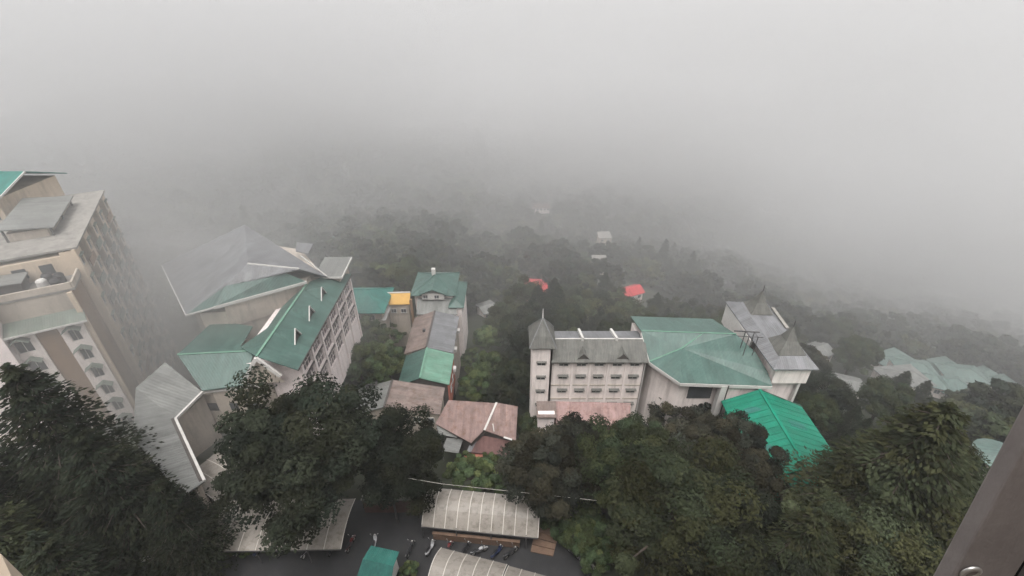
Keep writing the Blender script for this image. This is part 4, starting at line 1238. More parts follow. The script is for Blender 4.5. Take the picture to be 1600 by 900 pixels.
def arch_canopy(name, loc, rz, length, depth, zlow, rise, npan, label, front_drop=0.0, mt='polycarb', asym=0.0):
    t = thing(name, loc, label, 'canopy', 'arched translucent canopies of the bike park', rz)
    ns = 9
    prof = []
    for i in range(ns + 1):
        a = i / ns
        y = depth * (0.5 - a)                       # back to front
        z = zlow + rise * math.sin(math.pi * (a * .86 + .14) if asym else math.pi * a) - front_drop * a
        prof.append((y, z))
    for k in range(npan):
        x0, x1 = -length / 2 + length * k / npan + .03, -length / 2 + length * (k + 1) / npan - .03
        p = MB(); dz = R.uniform(-.012, .012)
        for (ya, za), (yb, zb) in zip(prof, prof[1:]):
            p.face([(x0, ya, za + dz), (x0, yb, zb + dz), (x1, yb, zb + dz), (x1, ya, za + dz)])
        o = sub_local('panel', p, mt, t)
        sd_ = o.modifiers.new('solid', 'SOLIDIFY'); sd_.thickness = .03
    for k in range(npan + 1):
        x = -length / 2 + length * k / npan
        rb = MB()
        for (ya, za), (yb, zb) in zip(prof, prof[1:]):
            rb.bar((x, ya, za + .035), (x, yb, zb + .035), .07, .05)
        sub_local('rib', rb, 'polycarb_rib', t)
    for y, z in (prof[0], prof[-1]):
        sub_local('edge_beam', MB().bar((-length / 2, y, z - .1), (length / 2, y, z - .1), .1, .14), 'steel', t)
    for k in range(0, npan + 1, 3):
        x = -length / 2 + length * k / npan
        for y, z in (prof[0], prof[-1]):
            sub_local('post', MB().tube([(x, y, 0), (x, y, z - .1)], .06, 6), 'steel', t)
        sub_local('tie_beam', MB().bar((x, prof[0][0], zlow - .12 - front_drop * .5), (x, prof[-1][0], zlow - .12 - front_drop * .5), .07, .07), 'steel', t)
    return t


arch_canopy('arched_canopy', (-3.2, 30.75, 0.03), rad(-6.0), 12.2, 3.9, 2.6, 1.3, 10, 'arched cream canopy with pale ribs to the right of the big oak', asym=1, front_drop=.5)
arch_canopy('arched_canopy', (-4.3, 24.2, 0.03), rad(-14), 6.8, 4.2, 2.3, 1.1, 5, 'curved canopy at the bottom edge between the teal kiosk and the stepped canopy')
arch_canopy('arched_canopy', (2.3, 22.2, 0.03), rad(-15), 6.6, 4.4, 2.5, 1.2, 5, 'rightmost stepped canopy cut by the bottom edge above the road')
arch_canopy('arched_canopy', (-24.0, 29.6, 0.03), rad(1.0), 13.6, 5.6, 2.3, .55, 8, 'flat white canopy showing under the lower leaves of the big oak')
arch_canopy('arched_canopy', (-33.0, 37.6, 0.0), rad(62), 9.0, 6.0, 2.3, .5, 6, 'pale canopy down in the court enclosed by the annex')

rw_ = thing('retaining_wall', (-12.6, 32.6, 0), 'dark reddish masonry wall behind the trunks between two canopies', 'wall')
MB().box((-12.9, 32.6, 1.1), (7.2, .45, 2.4)).build('masonry', 'brick_red', rw_)
MB().box((-12.9, 32.6, 2.36), (7.4, .6, .14)).build('coping', 'concrete', rw_)
bw = thing('parapet_wall', (-3, 27.6, 0), 'low brown wall with a rail under the front edge of the ribbed canopy', 'wall')
MB().box((-3.8, 28.9, .5), (9.2, .2, 1.0), rad(-6)).build('panelling', 'plywood', bw)
MB().box((-3.8, 28.9, 1.06), (9.3, .3, .1), rad(-6)).build('rail', 'plywood', bw)

pl = thing('timber_ramp', (3.3, 28.5, 0.03), 'square of worn brown boards laid beside the canopy end', 'ramp')
c4 = [at(838, 818, .2), at(874, 830, .2), at(864, 869, .2), at(829, 862, .2)]
for k in range(4):
    a, b = k / 4 + .012, (k + 1) / 4 - .012
    q = [c4[0].lerp(c4[3], a), c4[1].lerp(c4[2], a), c4[1].lerp(c4[2], b), c4[0].lerp(c4[3], b)]
    MB().slab([p + Vector((0, 0, R.uniform(-.012, .012))) for p in q], .12, fan=True).build('board', 'plywood', pl)
MB().prism(xy(*[p.lerp(sum(c4, Vector()) / 4, .06) for p in c4]), 0.035, .07).build('bearer', 'steel', pl)

# teal kiosk
ks = thing('kiosk', (-12.9, 25.4, 0.03), 'teal metal kiosk with sloped roof at the bottom edge', 'kiosk', rz=rad(-12))
def kl(n, mb, mt, par=None): return sub_local(n, mb, mt, par or ks)
kl('wall', MB().prism([(-1.3, -1.0), (1.3, -1.0), (1.3, 1.0), (-1.3, 1.0)], 0, 2.35), 'kiosk_teal')
kl('roof', MB().slab([(-1.6, -.15, 2.95), (1.6, -.15, 2.95), (1.5, 1.35, 2.75), (-1.5, 1.35, 2.75)], .08), 'roof_teal')
kl('roof_front', MB().slab([(-1.75, -1.5, 2.0), (1.75, -1.5, 2.0), (1.6, -.16, 2.93), (-1.6, -.16, 2.93)], .08), 'kiosk_teal')
kl('side_panel', MB().face([(1.66, -1.3, 1.2), (1.62, .6, 1.2), (1.56, .6, 2.75), (1.6, -.2, 2.8), (1.68, -1.3, 2.0)]), 'trim_white').modifiers.new('s', 'SOLIDIFY').thickness = .03
kl('shutter', MB().box((-.2, -1.03, 1.2), (1.5, .05, 1.0)), 'steel')
kl('door', MB().box((1.33, 0, 1.05), (.05, .8, 1.9)), 'trim_dark')

# utility poles and their cable
for k, (x, y, h, lb) in enumerate(((-12.6, 31.2, 8.3, 'thin pole carrying the cable, hidden inside the big oak'), (31.0, 22.4, 12.0, 'thin pole carrying the cable among the right-hand cedars'))):
    g = ground(x, y)
    t = thing('utility_pole', (x, y, g), lb, 'pole')
    MB().tube([(x, y, g - .5), (x, y, 8.4)], [.13, .09], 8).build('shaft', 'steel', t)
    MB().bar((x - .6, y, 8.1), (x + .6, y, 8.1), .09).build('cross_arm', 'steel', t)
cb = MB()
A, B = Vector((-12.6, 31.2, 8.2)), Vector((31.0, 22.4, 8.2))
ctl = [A, at(690, 756, 7.7), at(830, 771, 7.3), at(960, 785, 7.1), at(1100, 813, 7.2), at(1235, 852, 7.7), B]
cb.tube(ctl, .015, 5)
tag(cb.build('cable', 'polycarb_rib'), 'pale overhead cable crossing in front of the trees', 'cable')

# street lamp in the lower left
lp = thing('street_lamp', (-33.8, 25.3, 0), 'small street lamp with a pale head among the dark cedars', 'lamp')
MB().tube([(-33.8, 25.3, 0), (-33.8, 25.3, 3.6), (-34.0, 25.2, 4.0), (-34.5, 25.0, 4.15)], [.08, .06, .05, .04], 7).build('post', 'steel', lp)
MB().tube([(-34.3, 25.05, 4.15), (-34.5, 25.0, 4.2), (-35.0, 24.8, 4.22), (-35.15, 24.75, 4.2)], [.07, .2, .2, .06], 8).build('lamp_head', 'trim_white', lp)

# low garden wall at the lower left
gw = thing('garden_wall', (-41, 21.5, 0), 'low concrete wall with posts under the cedars at the lower left', 'wall')
p0, p1 = at(38, 895, .5), at(135, 865, .5)
MB().bar((p0.x, p0.y, .35), (p1.x, p1.y, .35), .25, .7).build('kerbing', 'concrete', gw)
for q in (0, .33, .66, 1):
    p = p0.lerp(p1, q); MB().box((p.x, p.y, .55), (.4, .4, 1.1)).build('post', 'concrete', gw)

# ------------------------------------------------------------------ motorbikes
def wheel_mesh(r_, w):
    m = MB(); n = 16
    prof = [(r_ * .72, -w / 2), (r_ * .94, -w / 2), (r_, -w * .22), (r_, w * .22), (r_ * .94, w / 2), (r_ * .72, w / 2)]
    for k in range(n):
        a, b = 6.2832 * k / n, 6.2832 * (k + 1) / n
        for (r0, y0), (r1, y1) in zip(prof, prof[1:] + prof[:1]):
            m.face([(r0 * math.cos(a), y0, r0 * math.sin(a)), (r0 * math.cos(b), y0, r0 * math.sin(b)), (r1 * math.cos(b), y1, r1 * math.sin(b)), (r1 * math.cos(a), y1, r1 * math.sin(a))])
    return m


def rim_mesh(r_, w):
    m = MB(); n = 10
    for k in range(n):
        a = 6.2832 * k / n
        m.bar((0, 0, 0), (r_ * .74 * math.cos(a), 0, r_ * .74 * math.sin(a)), .03, .03)
    m.tube([(0, -w * .7, 0), (0, w * .7, 0)], .09, 8)
    return m


def loft(secs, n=10):
    """Closed body from elliptical sections (x, z, half width, half height)."""
    m = MB(); rings = []
    for (x, z, hw, hh) in secs:
        rings.append([(x, hw * math.cos(6.2832 * k / n), z + hh * math.sin(6.2832 * k / n)) for k in range(n)])
    for a, b in zip(rings, rings[1:]):
        for k in range(n):
            m.face([a[k], a[(k + 1) % n], b[(k + 1) % n], b[k]])
    m.face(rings[0]); m.face(rings[-1])
    return m


def make_bike(name, scooter, paint, label):
    t = thing(name, (0, 0, 0), label, 'scooter' if scooter else 'motorbike')
    r_ = .25 if scooter else .31
    xb, xf = (-.60, .66) if scooter else (-.64, .70)
    for x in (xb, xf):
        w = sub_local('wheel', wheel_mesh(r_, .11), 'rubber', t); w.location = (x, 0, r_)
        rm = rim_mesh(r_, .1).build('rim', 'chrome'); rm.parent = w
    if scooter:
        sub_local('body', loft([(-.95, .62, .04, .05), (-.85, .60, .17, .16), (-.45, .55, .20, .22), (-.1, .48, .17, .18), (.05, .34, .16, .06), (.40, .33, .17, .06)]), paint, t)
        sub_local('front_shield', loft([(.42, .34, .17, .06), (.50, .55, .20, .16), (.56, .78, .17, .14), (.60, .95, .10, .05)]), paint, t)
    else:
        sub_local('tank', loft([(-.05, .80, .07, .07), (.08, .84, .15, .12), (.32, .86, .16, .13), (.46, .80, .08, .06)]), paint, t)
        sub_local('engine', loft([(-.25, .45, .10, .12), (0, .45, .16, .20), (.25, .48, .12, .18)]), 'steel', t)
        sub_local('tail', loft([(-.92, .80, .05, .04), (-.7, .74, .11, .09), (-.3, .68, .12, .10), (0, .66, .06, .08)]), paint, t)
        sub_local('exhaust', MB().tube([(-.1, .17, .32), (-.5, .19, .34), (-.85, .20, .42)], [.035, .05, .055], 7), 'chrome', t)
    sub_local('seat', loft([(-.85, .83, .07, .03), (-.6, .84, .14, .06), (-.2, .80, .14, .055), (0.02, .80, .08, .03)]), 'bike_black', t)
    fk = MB()
    for s_ in (-1, 1):
        fk.tube([(xf, s_ * .08, r_), (.50, s_ * .08, .86), (.46, s_ * .08, 1.0)], .025, 5)
    sub_local('fork', fk, 'chrome', t)
    hb = MB().tube([(.34, -.36, 1.06), (.44, -.15, 1.02), (.44, .15, 1.02), (.34, .36, 1.06)], .02, 5)
    ho = sub_local('handlebar', hb, 'bike_black', t)
    for s_ in (-1, 1):
        mm_ = MB().tube([(.40, s_ * .30, 1.05), (.43, s_ * .36, 1.24)], .01, 4); mm_.box((.42, s_ * .38, 1.27), (.03, .13, .09))
        k = mm_.build('mirror', 'chrome'); k.parent = ho
    sub_local('headlight', loft([(.50, .93, .05, .05), (.58, .92, .09, .09), (.62, .92, .085, .085)]), 'chrome', t)
    fd_ = MB()
    for k in range(6):
        a, b = rad(35 + k * 19), rad(35 + (k + 1) * 19)
        fd_.bar((xf + math.cos(a) * (r_ + .05), 0, r_ + math.sin(a) * (r_ + .05)), (xf + math.cos(b) * (r_ + .05), 0, r_ + math.sin(b) * (r_ + .05)), .14, .02)
    sub_local('mudguard', fd_, paint, t)
    sub_local('stand', MB().bar((-.05, .12, .35), (-.12, .30, 0.0), .03), 'steel', t)
    return t


def copy_tree(o, parent=None):
    c = o.copy(); C.objects.link(c); c.parent = parent
    for ch in list(o.children):
        copy_tree(ch, c)
    return c


def place_bike(o, px, py, rz, label, lean=0.14):
    p = at(px, py, .5)
    o.location = (p.x, p.y, .035)
    o.rotation_euler = (0, lean * .5, rz)
    o['label'] = label
    o['group'] = 'two-wheelers parked in the court'


protos = {}
def new_bike(kind, paint):
    key = (kind, paint)
    if key not in protos:
        protos[key] = make_bike('scooter' if kind else 'motorbike', kind, paint, 'x'); return protos[key]
    return copy_tree(protos[key])


row = [(641, 858, 78, 0, 'bike_black', 'black motorbike leftmost in the row before the ribbed canopy'),
       (672, 856, 70, 1, 'bike_silver', 'silver scooter second from the left before the ribbed canopy'),
       (700, 858, 66, 0, 'bike_red', 'red motorbike third from the left before the ribbed canopy'),
       (727, 858, 60, 1, 'bike_black', 'black scooter in the middle of the row before the ribbed canopy'),
       (748, 861, 25, 0, 'bike_silver', 'silver motorbike standing sideways before the ribbed canopy'),
       (776, 862, 50, 1, 'bike_blue', 'blue scooter second from the right before the ribbed canopy'),
       (798, 864, 40, 0, 'bike_black', 'black motorbike rightmost of the row before the ribbed canopy'),
       (548, 850, 80, 0, 'bike_red', 'red motorbike under the oak just left of the teal kiosk'),
       (585, 848, 95, 1, 'bike_silver', 'silver scooter under the oak behind the teal kiosk'),
       (518, 856, 85, 1, 'bike_black', 'black scooter in the shade of the flat white canopy, right end'),
       (480, 860, 75, 0, 'bike_silver', 'silver motorbike in the shade before the flat white canopy'),
       (442, 858, 70, 0, 'bike_black', 'black motorbike in the middle before the flat white canopy'),
       (405, 857, 80, 1, 'bike_blue', 'blue scooter before the flat white canopy, second from its left'),
       (374, 856, 88, 0, 'bike_red', 'red motorbike leftmost before the flat white canopy'),
       (886, 852, -40, 0, 'bike_black', 'black motorbike at the road edge beside the shrubs, farthest up'),
       (897, 864, -42, 1, 'bike_black', 'black scooter in the middle of the roadside row by the shrubs'),
       (909, 876, -48, 0, 'bike_silver', 'silver motorbike at the road edge nearest the bottom')]
for (px, py, rz, kd, paint, lb) in row:
    place_bike(new_bike(kd, paint), px, py, rad(rz), lb)

# ------------------------------------------------------------------ small white vans on the slope
def make_van():
    t = thing('van', (0, 0, 0), 'x', 'van')
    b = MB()
    sec = [(-2.2, .45, 1.75), (-2.1, .40, 1.95), (0.9, .40, 1.95), (1.55, .42, 1.25), (2.1, .45, 1.10), (2.2, .5, .85)]
    for (x0, a0, b0), (x1, a1, b1) in zip(sec, sec[1:]):
        for s_ in (-1, 1):
            b.face([(x0, s_ * .85, a0), (x1, s_ * .85, a1), (x1, s_ * .80, b1), (x0, s_ * .80, b0)])
        b.face([(x0, -.80, b0), (x1, -.80, b1), (x1, .80, b1), (x0, .80, b0)])
        b.face([(x0, -.85, a0), (x1, -.85, a1), (x1, .85, a1), (x0, .85, a0)])
    b.face([(-2.2, -.85, .45), (-2.2, .85, .45), (-2.2, .80, 1.75), (-2.2, -.80, 1.75)])
    b.face([(2.2, -.85, .5), (2.2, .85, .5), (2.2, .80, .85), (2.2, -.80, .85)])
    sub_local('body', b, 'car_white', t)
    sub_local('windscreen', MB().face([(.98, -.72, 1.88), (.98, .72, 1.88), (1.53, .74, 1.30), (1.53, -.74, 1.30)]), 'glass', t).modifiers.new('s', 'SOLIDIFY').thickness = -.03
    for s_ in (-1, 1):
        sub_local('side_window', MB().box((-.6, s_ * .825, 1.5), (2.6, .03, .5)), 'glass', t)
        for x in (-1.35, 1.35):
            w = sub_local('wheel', wheel_mesh(.32, .2), 'rubber', t); w.location = (x, s_ * .78, .32)
    return t


def ray_ground(px, py, dz=0.0):
    t = 20.0
    while True:
        u, v = (px - 800) / FPX, (py - 450) / FPX
        p = Vector((u * t, t * (math.cos(PITCH) - v * math.sin(PITCH)), CAM_Z - t * (math.sin(PITCH) + v * math.cos(PITCH))))
        if p.z < ground(p.x, p.y) + dz or t > 900: return p
        t += .5


van0 = None
for (px, py, rz, lb) in ((1271, 600, .9, 'white van parked just right of the spired block'), (941, 456, .1, 'white van leftmost of two by the lone crimson roof'), (957, 455, .3, 'white van nearest the lone crimson roof, right of another')):
    o = make_van() if van0 is None else copy_tree(van0)
    van0 = van0 or o
    p = ray_ground(px, py, 1.0)
    o.location = (p.x, p.y, ground(p.x, p.y)); o.rotation_euler = (0, 0, rz)
    o['label'] = lb; o['group'] = 'white vans on the slope'
    CLEAR.append((p.x, p.y, 5)); CLEAR.append((p.x * .97, p.y - 8, 5.0))

# ------------------------------------------------------------------ the window the view is taken from
wf = thing('window_frame', (.6, .35, CAM_Z - .9), 'dark grey-brown metal window stile leaning at the lower right corner', 'window frame')
def WP(x, y, q):           # q runs along the leaning stile from its foot
    return Vector((x, y, 0)) + Vector((.562, .30, CAM_Z - .80)) + Vector((-.012, .062, .50)) * q
def stile(x0, x1, y0, y1, q0=-.3, q1=1.6):
    return MB().hexa([WP(x0, y0, q0), WP(x1, y0, q0), WP(x1, y1, q0), WP(x0, y1, q0), WP(x0, y0, q1), WP(x1, y0, q1), WP(x1, y1, q1), WP(x0, y1, q1)])
stile(0, .078, 0, .022).build('stile', 'frame_metal', wf, bevel=.003)
stile(.079, .086, .004, .02).build('gasket', 'frame_gasket', wf)
stile(.087, .20, -.006, .03).build('outer_stile', 'frame_metal', wf, bevel=.003)
def ring(c, r0, r1, th, n=28):
    m = MB()
    for k in range(n):
        a, b = 6.2832 * k / n, 6.2832 * (k + 1) / n
        def q(r_, an, y): return Vector((c.x + r_ * math.cos(an), c.y - y, c.z + r_ * 1.0 * math.sin(an)))
        m.face([q(r0, a, th), q(r0, b, th), q(r1, b, th * .6), q(r1, a, th * .6)])
        m.face([q(r1, a, th * .6), q(r1, b, th * .6), q(r1, b, 0), q(r1, a, 0)])
        m.face([q(r0, a, 0), q(r0, b, 0), q(r0, b, th), q(r0, a, th)])
    return m
lc = WP(.016, -.001, .36)
lt = ring(lc, .0085, .0125, .004).build('latch', 'chrome', wf, smooth_shade=True)
MB().tube([lc + Vector((0, .002, 0)), lc + Vector((0, -.0015, 0))], .0078, 24).build('latch_disc', 'frame_metal', lt)
for (x, q) in ((.052, .62), (.03, .98)):
    c = WP(x, 0, q); MB().tube([c, c + Vector((0, -.002, 0)), c + Vector((0, -.003, 0))], [.0032, .0032, .0015], 10).build('screw', 'chrome', wf)
lg = MB().slab([(-1.5, .62, CAM_Z - .7), (-.745, .388, CAM_Z - .7), (-.700, .355, CAM_Z - .7), (-.66, .2, CAM_Z - .7), (-.66, -.2, CAM_Z - .7), (-1.5, -.2, CAM_Z - .7)], .12)
tag(lg.build('window_ledge', 'plaster_cream'), 'pale corner of the window ledge at the lower left', 'ledge')

# ------------------------------------------------------------------ the tall building the view is taken from (unseen, behind and below the lens; added to shade the foreground)
vb = thing('viewpoint_building', (0, -12, 0), 'unseen tall building the view is taken from, added to shade the foreground', 'building')
MB().prism([(-34, -22), (30, -22), (30, -.35), (-34, -.35)], -2, CAM_Z - 1.05).build('wall', 'plaster_beige', vb)
MB().prism([(-34, -22), (30, -22), (30, -2.6), (-34, -2.6)], CAM_Z - 1.04, 55).build('upper_wall', 'plaster_beige', vb)
MB().prism([(-34.6, -22.6), (30.6, -22.6), (30.6, -1.6), (-34.6, -1.6)], 55.01, 55.5).build('roof_slab', 'concrete', vb)
# ------------------------------------------------------------------ trees one can tell apart
def tree_px(key, px, py, h, label, f=0.6, sx=1.0, name='tree', cat='tree', group=None, rz=None):
    """Stand a tree on the ground so that the middle of its crown (at f of its height) lies on a sight line."""
    p = ray_ground(px, py, h * f)
    CLEAR.append((p.x, p.y, 3.5))
    return plant_tree(key, p.x, p.y, h, label, cat, group, name, sx=sx, rz=rz)


plant_tree('oak_a', -21.5, 32.4, 17.5, 'broad dark oak in the centre left whose crown hides the canopies', name='oak_tree', sx=1.02, rz=1.0)
plant_tree('oak_b', -11.9, 34.2, 11.5, 'dark oak joined to the right flank of the broad oak, above the ribbed canopy', name='oak_tree', sx=1.15, rz=2.2)
# cedars lower left
for (x, y, h, k, lb) in ((-43.5, 31.5, 22.5, 'cedar_a', 'tall dark cedar at the left edge below the apartment tower'),
                         (-37.0, 28.0, 18.5, 'cedar_b', 'dark cedar whose feathery tip reaches in front of the pale annex roof'),
                         (-49.0, 27.0, 22, 'cedar_b', 'dark cedar cut by the left edge of the picture'),
                         (-31.5, 26.8, 13.0, 'cedar_a', 'dark cedar spreading in front of the court at the lower left'),
                         (-37.5, 21.5, 14.0, 'cedar_b', 'low dark cedar in the bottom left corner above the garden wall'),
                         (-33.6, 19.5, 8.0, 'cedar_a', 'small dark cedar at the bottom left below the street lamp'),
                         (-43.0, 22.0, 17, 'cedar_c', 'olive-tinged cedar at the bottom left edge')):
    plant_tree(k, x, y, h, lb, name='cedar_tree')
# right of the court
tree_px('oak_c', 1060, 800, 14, 'rounded olive-brown oak at the bottom centre right', sx=1.18, name='oak_tree')
tree_px('oak_e', 900, 722, 11, 'dull purple-brown tree below the pink lean-to shed', name='oak_tree')
tree_px('oak_d', 990, 712, 10, 'dark green tree below the right end of the turreted block', name='oak_tree')
tree_px('oak_e', 1075, 665, 13, 'greyish broad tree in front of the sea-green auditorium roof', sx=1.1, name='oak_tree')
tree_px('oak_e', 1120, 705, 12, 'greyish tree at the left edge of the emerald shed roof', name='oak_tree')
tree_px('oak_b', 1185, 845, 11, 'dark tree right of the rounded olive-brown oak', name='oak_tree', sx=1.1)
tree_px('oak_d', 826, 668, 6, 'small dark tree at the right end of the rusty roofs', name='oak_tree')
tree_px('oak_e', 850, 735, 11, 'brownish tree between the salmon store and the rounded oak', name='oak_tree')
plant_tree('oak_e', 25.6, 36.0, 11.5, 'greyish tree in front of the lower left corner of the emerald roof', name='oak_tree', sx=.95)
plant_tree('cedar_c', 40.0, 33.8, 15.0, 'olive cedar whose fronds cover the right half of the emerald roof', name='cedar_tree', sx=1.1)
tree_px('oak_d', 955, 735, 12, 'dark green tree directly above the rounded olive-brown oak', name='oak_tree')
tree_px('oak_b', 1130, 880, 11, 'dark tree at the bottom edge right of the rounded oak', name='oak_tree')
for (px, py, h, k, lb) in ((1405, 735, 16, 'cedar_c', 'olive cedar just right of the emerald shed roof'),
                           (1450, 675, 15, 'cedar_c', 'olive cedar below the right-hand cluster of green roofs'),
                           (1338, 692, 12, 'cedar_b', 'small cedar at the upper right corner of the emerald roof'),
                           (1470, 735, 11, 'oak_c', 'rounded olive tree left of the round pink house'),
                           (1400, 760, 22, 'cedar_c', 'olive cedar in the middle of the right-hand slope'),
                           (1310, 850, 11, 'oak_c', 'rounded olive tree below the porch of the emerald shed'),
                           (1360, 855, 14, 'oak_c', 'rounded olive tree at the bottom right'),
                           (1450, 810, 14, 'oak_c', 'rounded olive tree beside the window stile'),
                           (1240, 870, 14, 'cedar_c', 'low olive cedar at the bottom edge, right of the dark trees'),
                           (1450, 900, 14, 'cedar_c', 'cedar behind the window latch'),
                           (1510, 850, 12, 'oak_d', 'dark tree half behind the window stile')):
    tree_px(k, px, py, h, lb, f=.55, name='cedar_tree')
# pale trees between the hall and the green-roofed house
for (px, py, h, k, lb) in ((575, 520, 9, 'light_a', 'pale green tree at the foot of the window wall, upper end'),
                           (612, 515, 8, 'light_b', 'pale green tree under the yellow house'),
                           (560, 565, 9, 'light_b', 'pale green tree at the foot of the window wall, lower end'),
                           (605, 560, 9, 'light_a', 'pale green tree to the left of the green gable house'),
                           (640, 510, 6, 'light_b', 'small pale tree beside the grey and brown roof'),
                           (590, 590, 7, 'light_a', 'low pale tree just above the grey tin roof by the oak'),
                           (770, 575, 9, 'light_b', 'yellowish green tree between the green gable house and the turret'),
                           (745, 600, 8, 'light_a', 'pale bushy tree right of the salmon side wall'),
                           (800, 590, 10, 'oak_d', 'darker tree beside the turret wall'),
                           (805, 520, 12, 'oak_d', 'dark tree behind and left of the turret'),
                           (760, 530, 9, 'light_a', 'pale tree right of the long grey roof'),
                           (735, 560, 6, 'light_b', 'small pale tree hugging the side of the green gable house')):
    tree_px(k, px, py, h, lb, f=.6)
# shrubs along the bank below the canopies
SH = 'leafy bright green shrub on the bank behind the ribbed canopy'
for (px, py, h) in ((715, 735, 3.4), (745, 742, 3.8), (775, 738, 3.6), (805, 745, 4), (835, 752, 4), (760, 725, 3), (730, 722, 3), (860, 765, 4), (795, 725, 3.4)):
    tree_px('shrub', px, py, h, SH, f=.6, name='shrub', cat='shrub', group='shrubs on the bank behind the canopy')
SH = 'leafy green shrub along the road edge beside the parked bikes'
for (px, py, h) in ((868, 795, 3.4), (888, 812, 3.6), (905, 830, 3.4), (922, 845, 3.2), (935, 868, 3), (880, 780, 3.6), (905, 800, 4), (925, 822, 4)):
    tree_px('shrub', px, py, h, SH, f=.6, name='shrub', cat='shrub', group='shrubs by the roadside')
SH = 'low green shrub growing along the edge of the flat white canopy'
for (px, py, h) in ((345, 838, 3.2), (368, 845, 2.8), (392, 848, 2.2), (330, 825, 3.4), (640, 893, 1.6), (690, 895, 1.6)):
    tree_px('shrub', px, py, h, SH, f=.5, name='shrub', cat='shrub', group='shrubs edging the bike park')

# the nearest trees of the wood, still told apart
rn = random.Random(77)
KEYS = ('oak_a', 'oak_b', 'oak_d', 'oak_c', 'oak_e', 'cedar_a', 'cedar_b', 'light_a')
def in_clear(x, y, extra=0.0):
    return any((x - a) ** 2 + (y - b) ** 2 < (q + extra) ** 2 for (a, b, q) in CLEAR)
cnt = 0
yy = 62.0
while yy < 128 and cnt < 290:
    xx = -135.0
    while xx < 175 and cnt < 290:
        x, y = xx + rn.uniform(-2.6, 2.6), yy + rn.uniform(-2.6, 2.6)
        xx += 8.2
        if abs(x) > 1.05 * (y * .85 + 32) or in_clear(x, y, 1.0): continue
        if x < -22 and y < 74: continue
        k = rn.choice(KEYS if rn.random() < .75 else ('oak_d', 'oak_c', 'light_a'))
        if 'light' in k and x > 15: k = 'oak_d'
        h = rn.uniform(9, 15) * (1.15 if 'cedar' in k else 1.0)
        if 5 < x < 42 and y < 80: h *= .7
        if x < -26: side = 'left of the tiered house, behind the hall'
        elif x < 6: side = 'between the tiered house and the turret'
        elif x < 45: side = 'behind the turreted block and auditorium'
        else: side = 'on the right slope beyond the spired block'
        kind = 'dark conifer' if 'cedar' in k else ('pale green broadleaf tree' if 'light' in k else 'dark broadleaf tree')
        plant_tree(k, x, y, h, kind + ' in the misty wood ' + side, 'tree', 'nearer trees of the misty wood', 'tree')
        cnt += 1
    yy += 8.2


def WOOD_FREE(x, y):
    return (y < 128 and -140 < x < 180 and abs(x) <= 1.05 * (y * .85 + 32)) or (y < 75 and -75 < x < 60)
HAZE_DENS = 0.0006
# ------------------------------------------------------------------ far wood on the slope (one mass)
src = bpy.data.collections.new('wood_sources')


def src_tree(name, crown_trunk, h):
    crown, m = crown_trunk
    o = bpy.data.objects.new(name, crown); src.objects.link(o)


for i, (sd_, mt, hh, rx, rz) in enumerate(((31, 'leaf_dark', 13, 5.5, 6.0), (32, 'leaf_mid', 12, 5.2, 5.4), (33, 'leaf_olive', 11, 5.5, 5.0), (34, 'leaf_dark', 15, 5.8, 7.0))):
    c, m = broadleaf(sd_, hh, rx, rz, 45, 60, 0.75, mt)
    o = bpy.data.objects.new('wood_source_%d' % i, c); src.objects.link(o)
for i, sd_ in enumerate((35, 36)):
    c, m = cedar(sd_, 19, 4.6, 18, 7, 26, 1.0, 'leaf_cedar')
    o = bpy.data.objects.new('wood_source_%d' % (4 + i), c); src.objects.link(o)

pts, att_s, att_r, att_i = [], [], [], []
rw = random.Random(5)


def blocked(x, y):
    for (a, b, q) in CLEAR:
        if (x - a) ** 2 + (y - b) ** 2 < q * q:
            return True
    return False


yy = 62.0
while yy < 1500:
    step = 5.2 if yy < 160 else (6.5 if yy < 320 else (9 if yy < 700 else 16))
    half = yy * 1.22 + 60
    xx = -half
    while xx < half:
        x = xx + rw.uniform(-.45, .45) * step; y = yy + rw.uniform(-.45, .45) * step
        xx += step
        if blocked(x, y) or WOOD_FREE(x, y): continue
        gap = noise.noise(Vector((x * .03, y * .03, 5.5)))
        if gap < -0.42 and y < 260: continue
        pts.append((x, y, ground(x, y) - 0.4))
        con = noise.noise(Vector((x * .011, y * .011, 9.5)))
        idx = rw.choice((4, 5)) if con + rw.uniform(-.35, .35) > 0.7 else rw.choice((0, 1, 2, 3, 0))
        att_i.append(idx)
        att_s.append(rw.uniform(0.55, 1.15) * (1.0 if yy < 320 else (1.25 if yy < 700 else 2.0)))
        att_r.append(rw.uniform(0, 6.28))
    yy += step
me = bpy.data.meshes.new('wood')
me.from_pydata(pts, [], [])
for nm, tp, vals in (('sc', 'FLOAT', att_s), ('rt', 'FLOAT', att_r), ('ix', 'INT', att_i)):
    a = me.attributes.new(nm, tp, 'POINT'); a.data.foreach_set('value', vals)
wood = bpy.data.objects.new('woodland', me); C.objects.link(wood)
tag(wood, 'dense mixed woodland covering the slope and fading into the fog', 'woodland', kind='stuff')
ng = bpy.data.node_groups.new('scatter', 'GeometryNodeTree')
ng.interface.new_socket('Geometry', in_out='INPUT', socket_type='NodeSocketGeometry')
ng.interface.new_socket('Geometry', in_out='OUTPUT', socket_type='NodeSocketGeometry')
gi = ng.nodes.new('NodeGroupInput'); go = ng.nodes.new('NodeGroupOutput')
iop = ng.nodes.new('GeometryNodeInstanceOnPoints')
ci = ng.nodes.new('GeometryNodeCollectionInfo')
ci.inputs['Collection'].default_value = src
ci.inputs['Separate Children'].default_value = True
ci.inputs['Reset Children'].default_value = True
def named(nm, tp):
    n = ng.nodes.new('GeometryNodeInputNamedAttribute'); n.data_type = tp; n.inputs['Name'].default_value = nm
    return [o for o in n.outputs if o.enabled and o.name == 'Attribute'][0]
cx = ng.nodes.new('ShaderNodeCombineXYZ')
ng.links.new(named('rt', 'FLOAT'), cx.inputs['Z'])
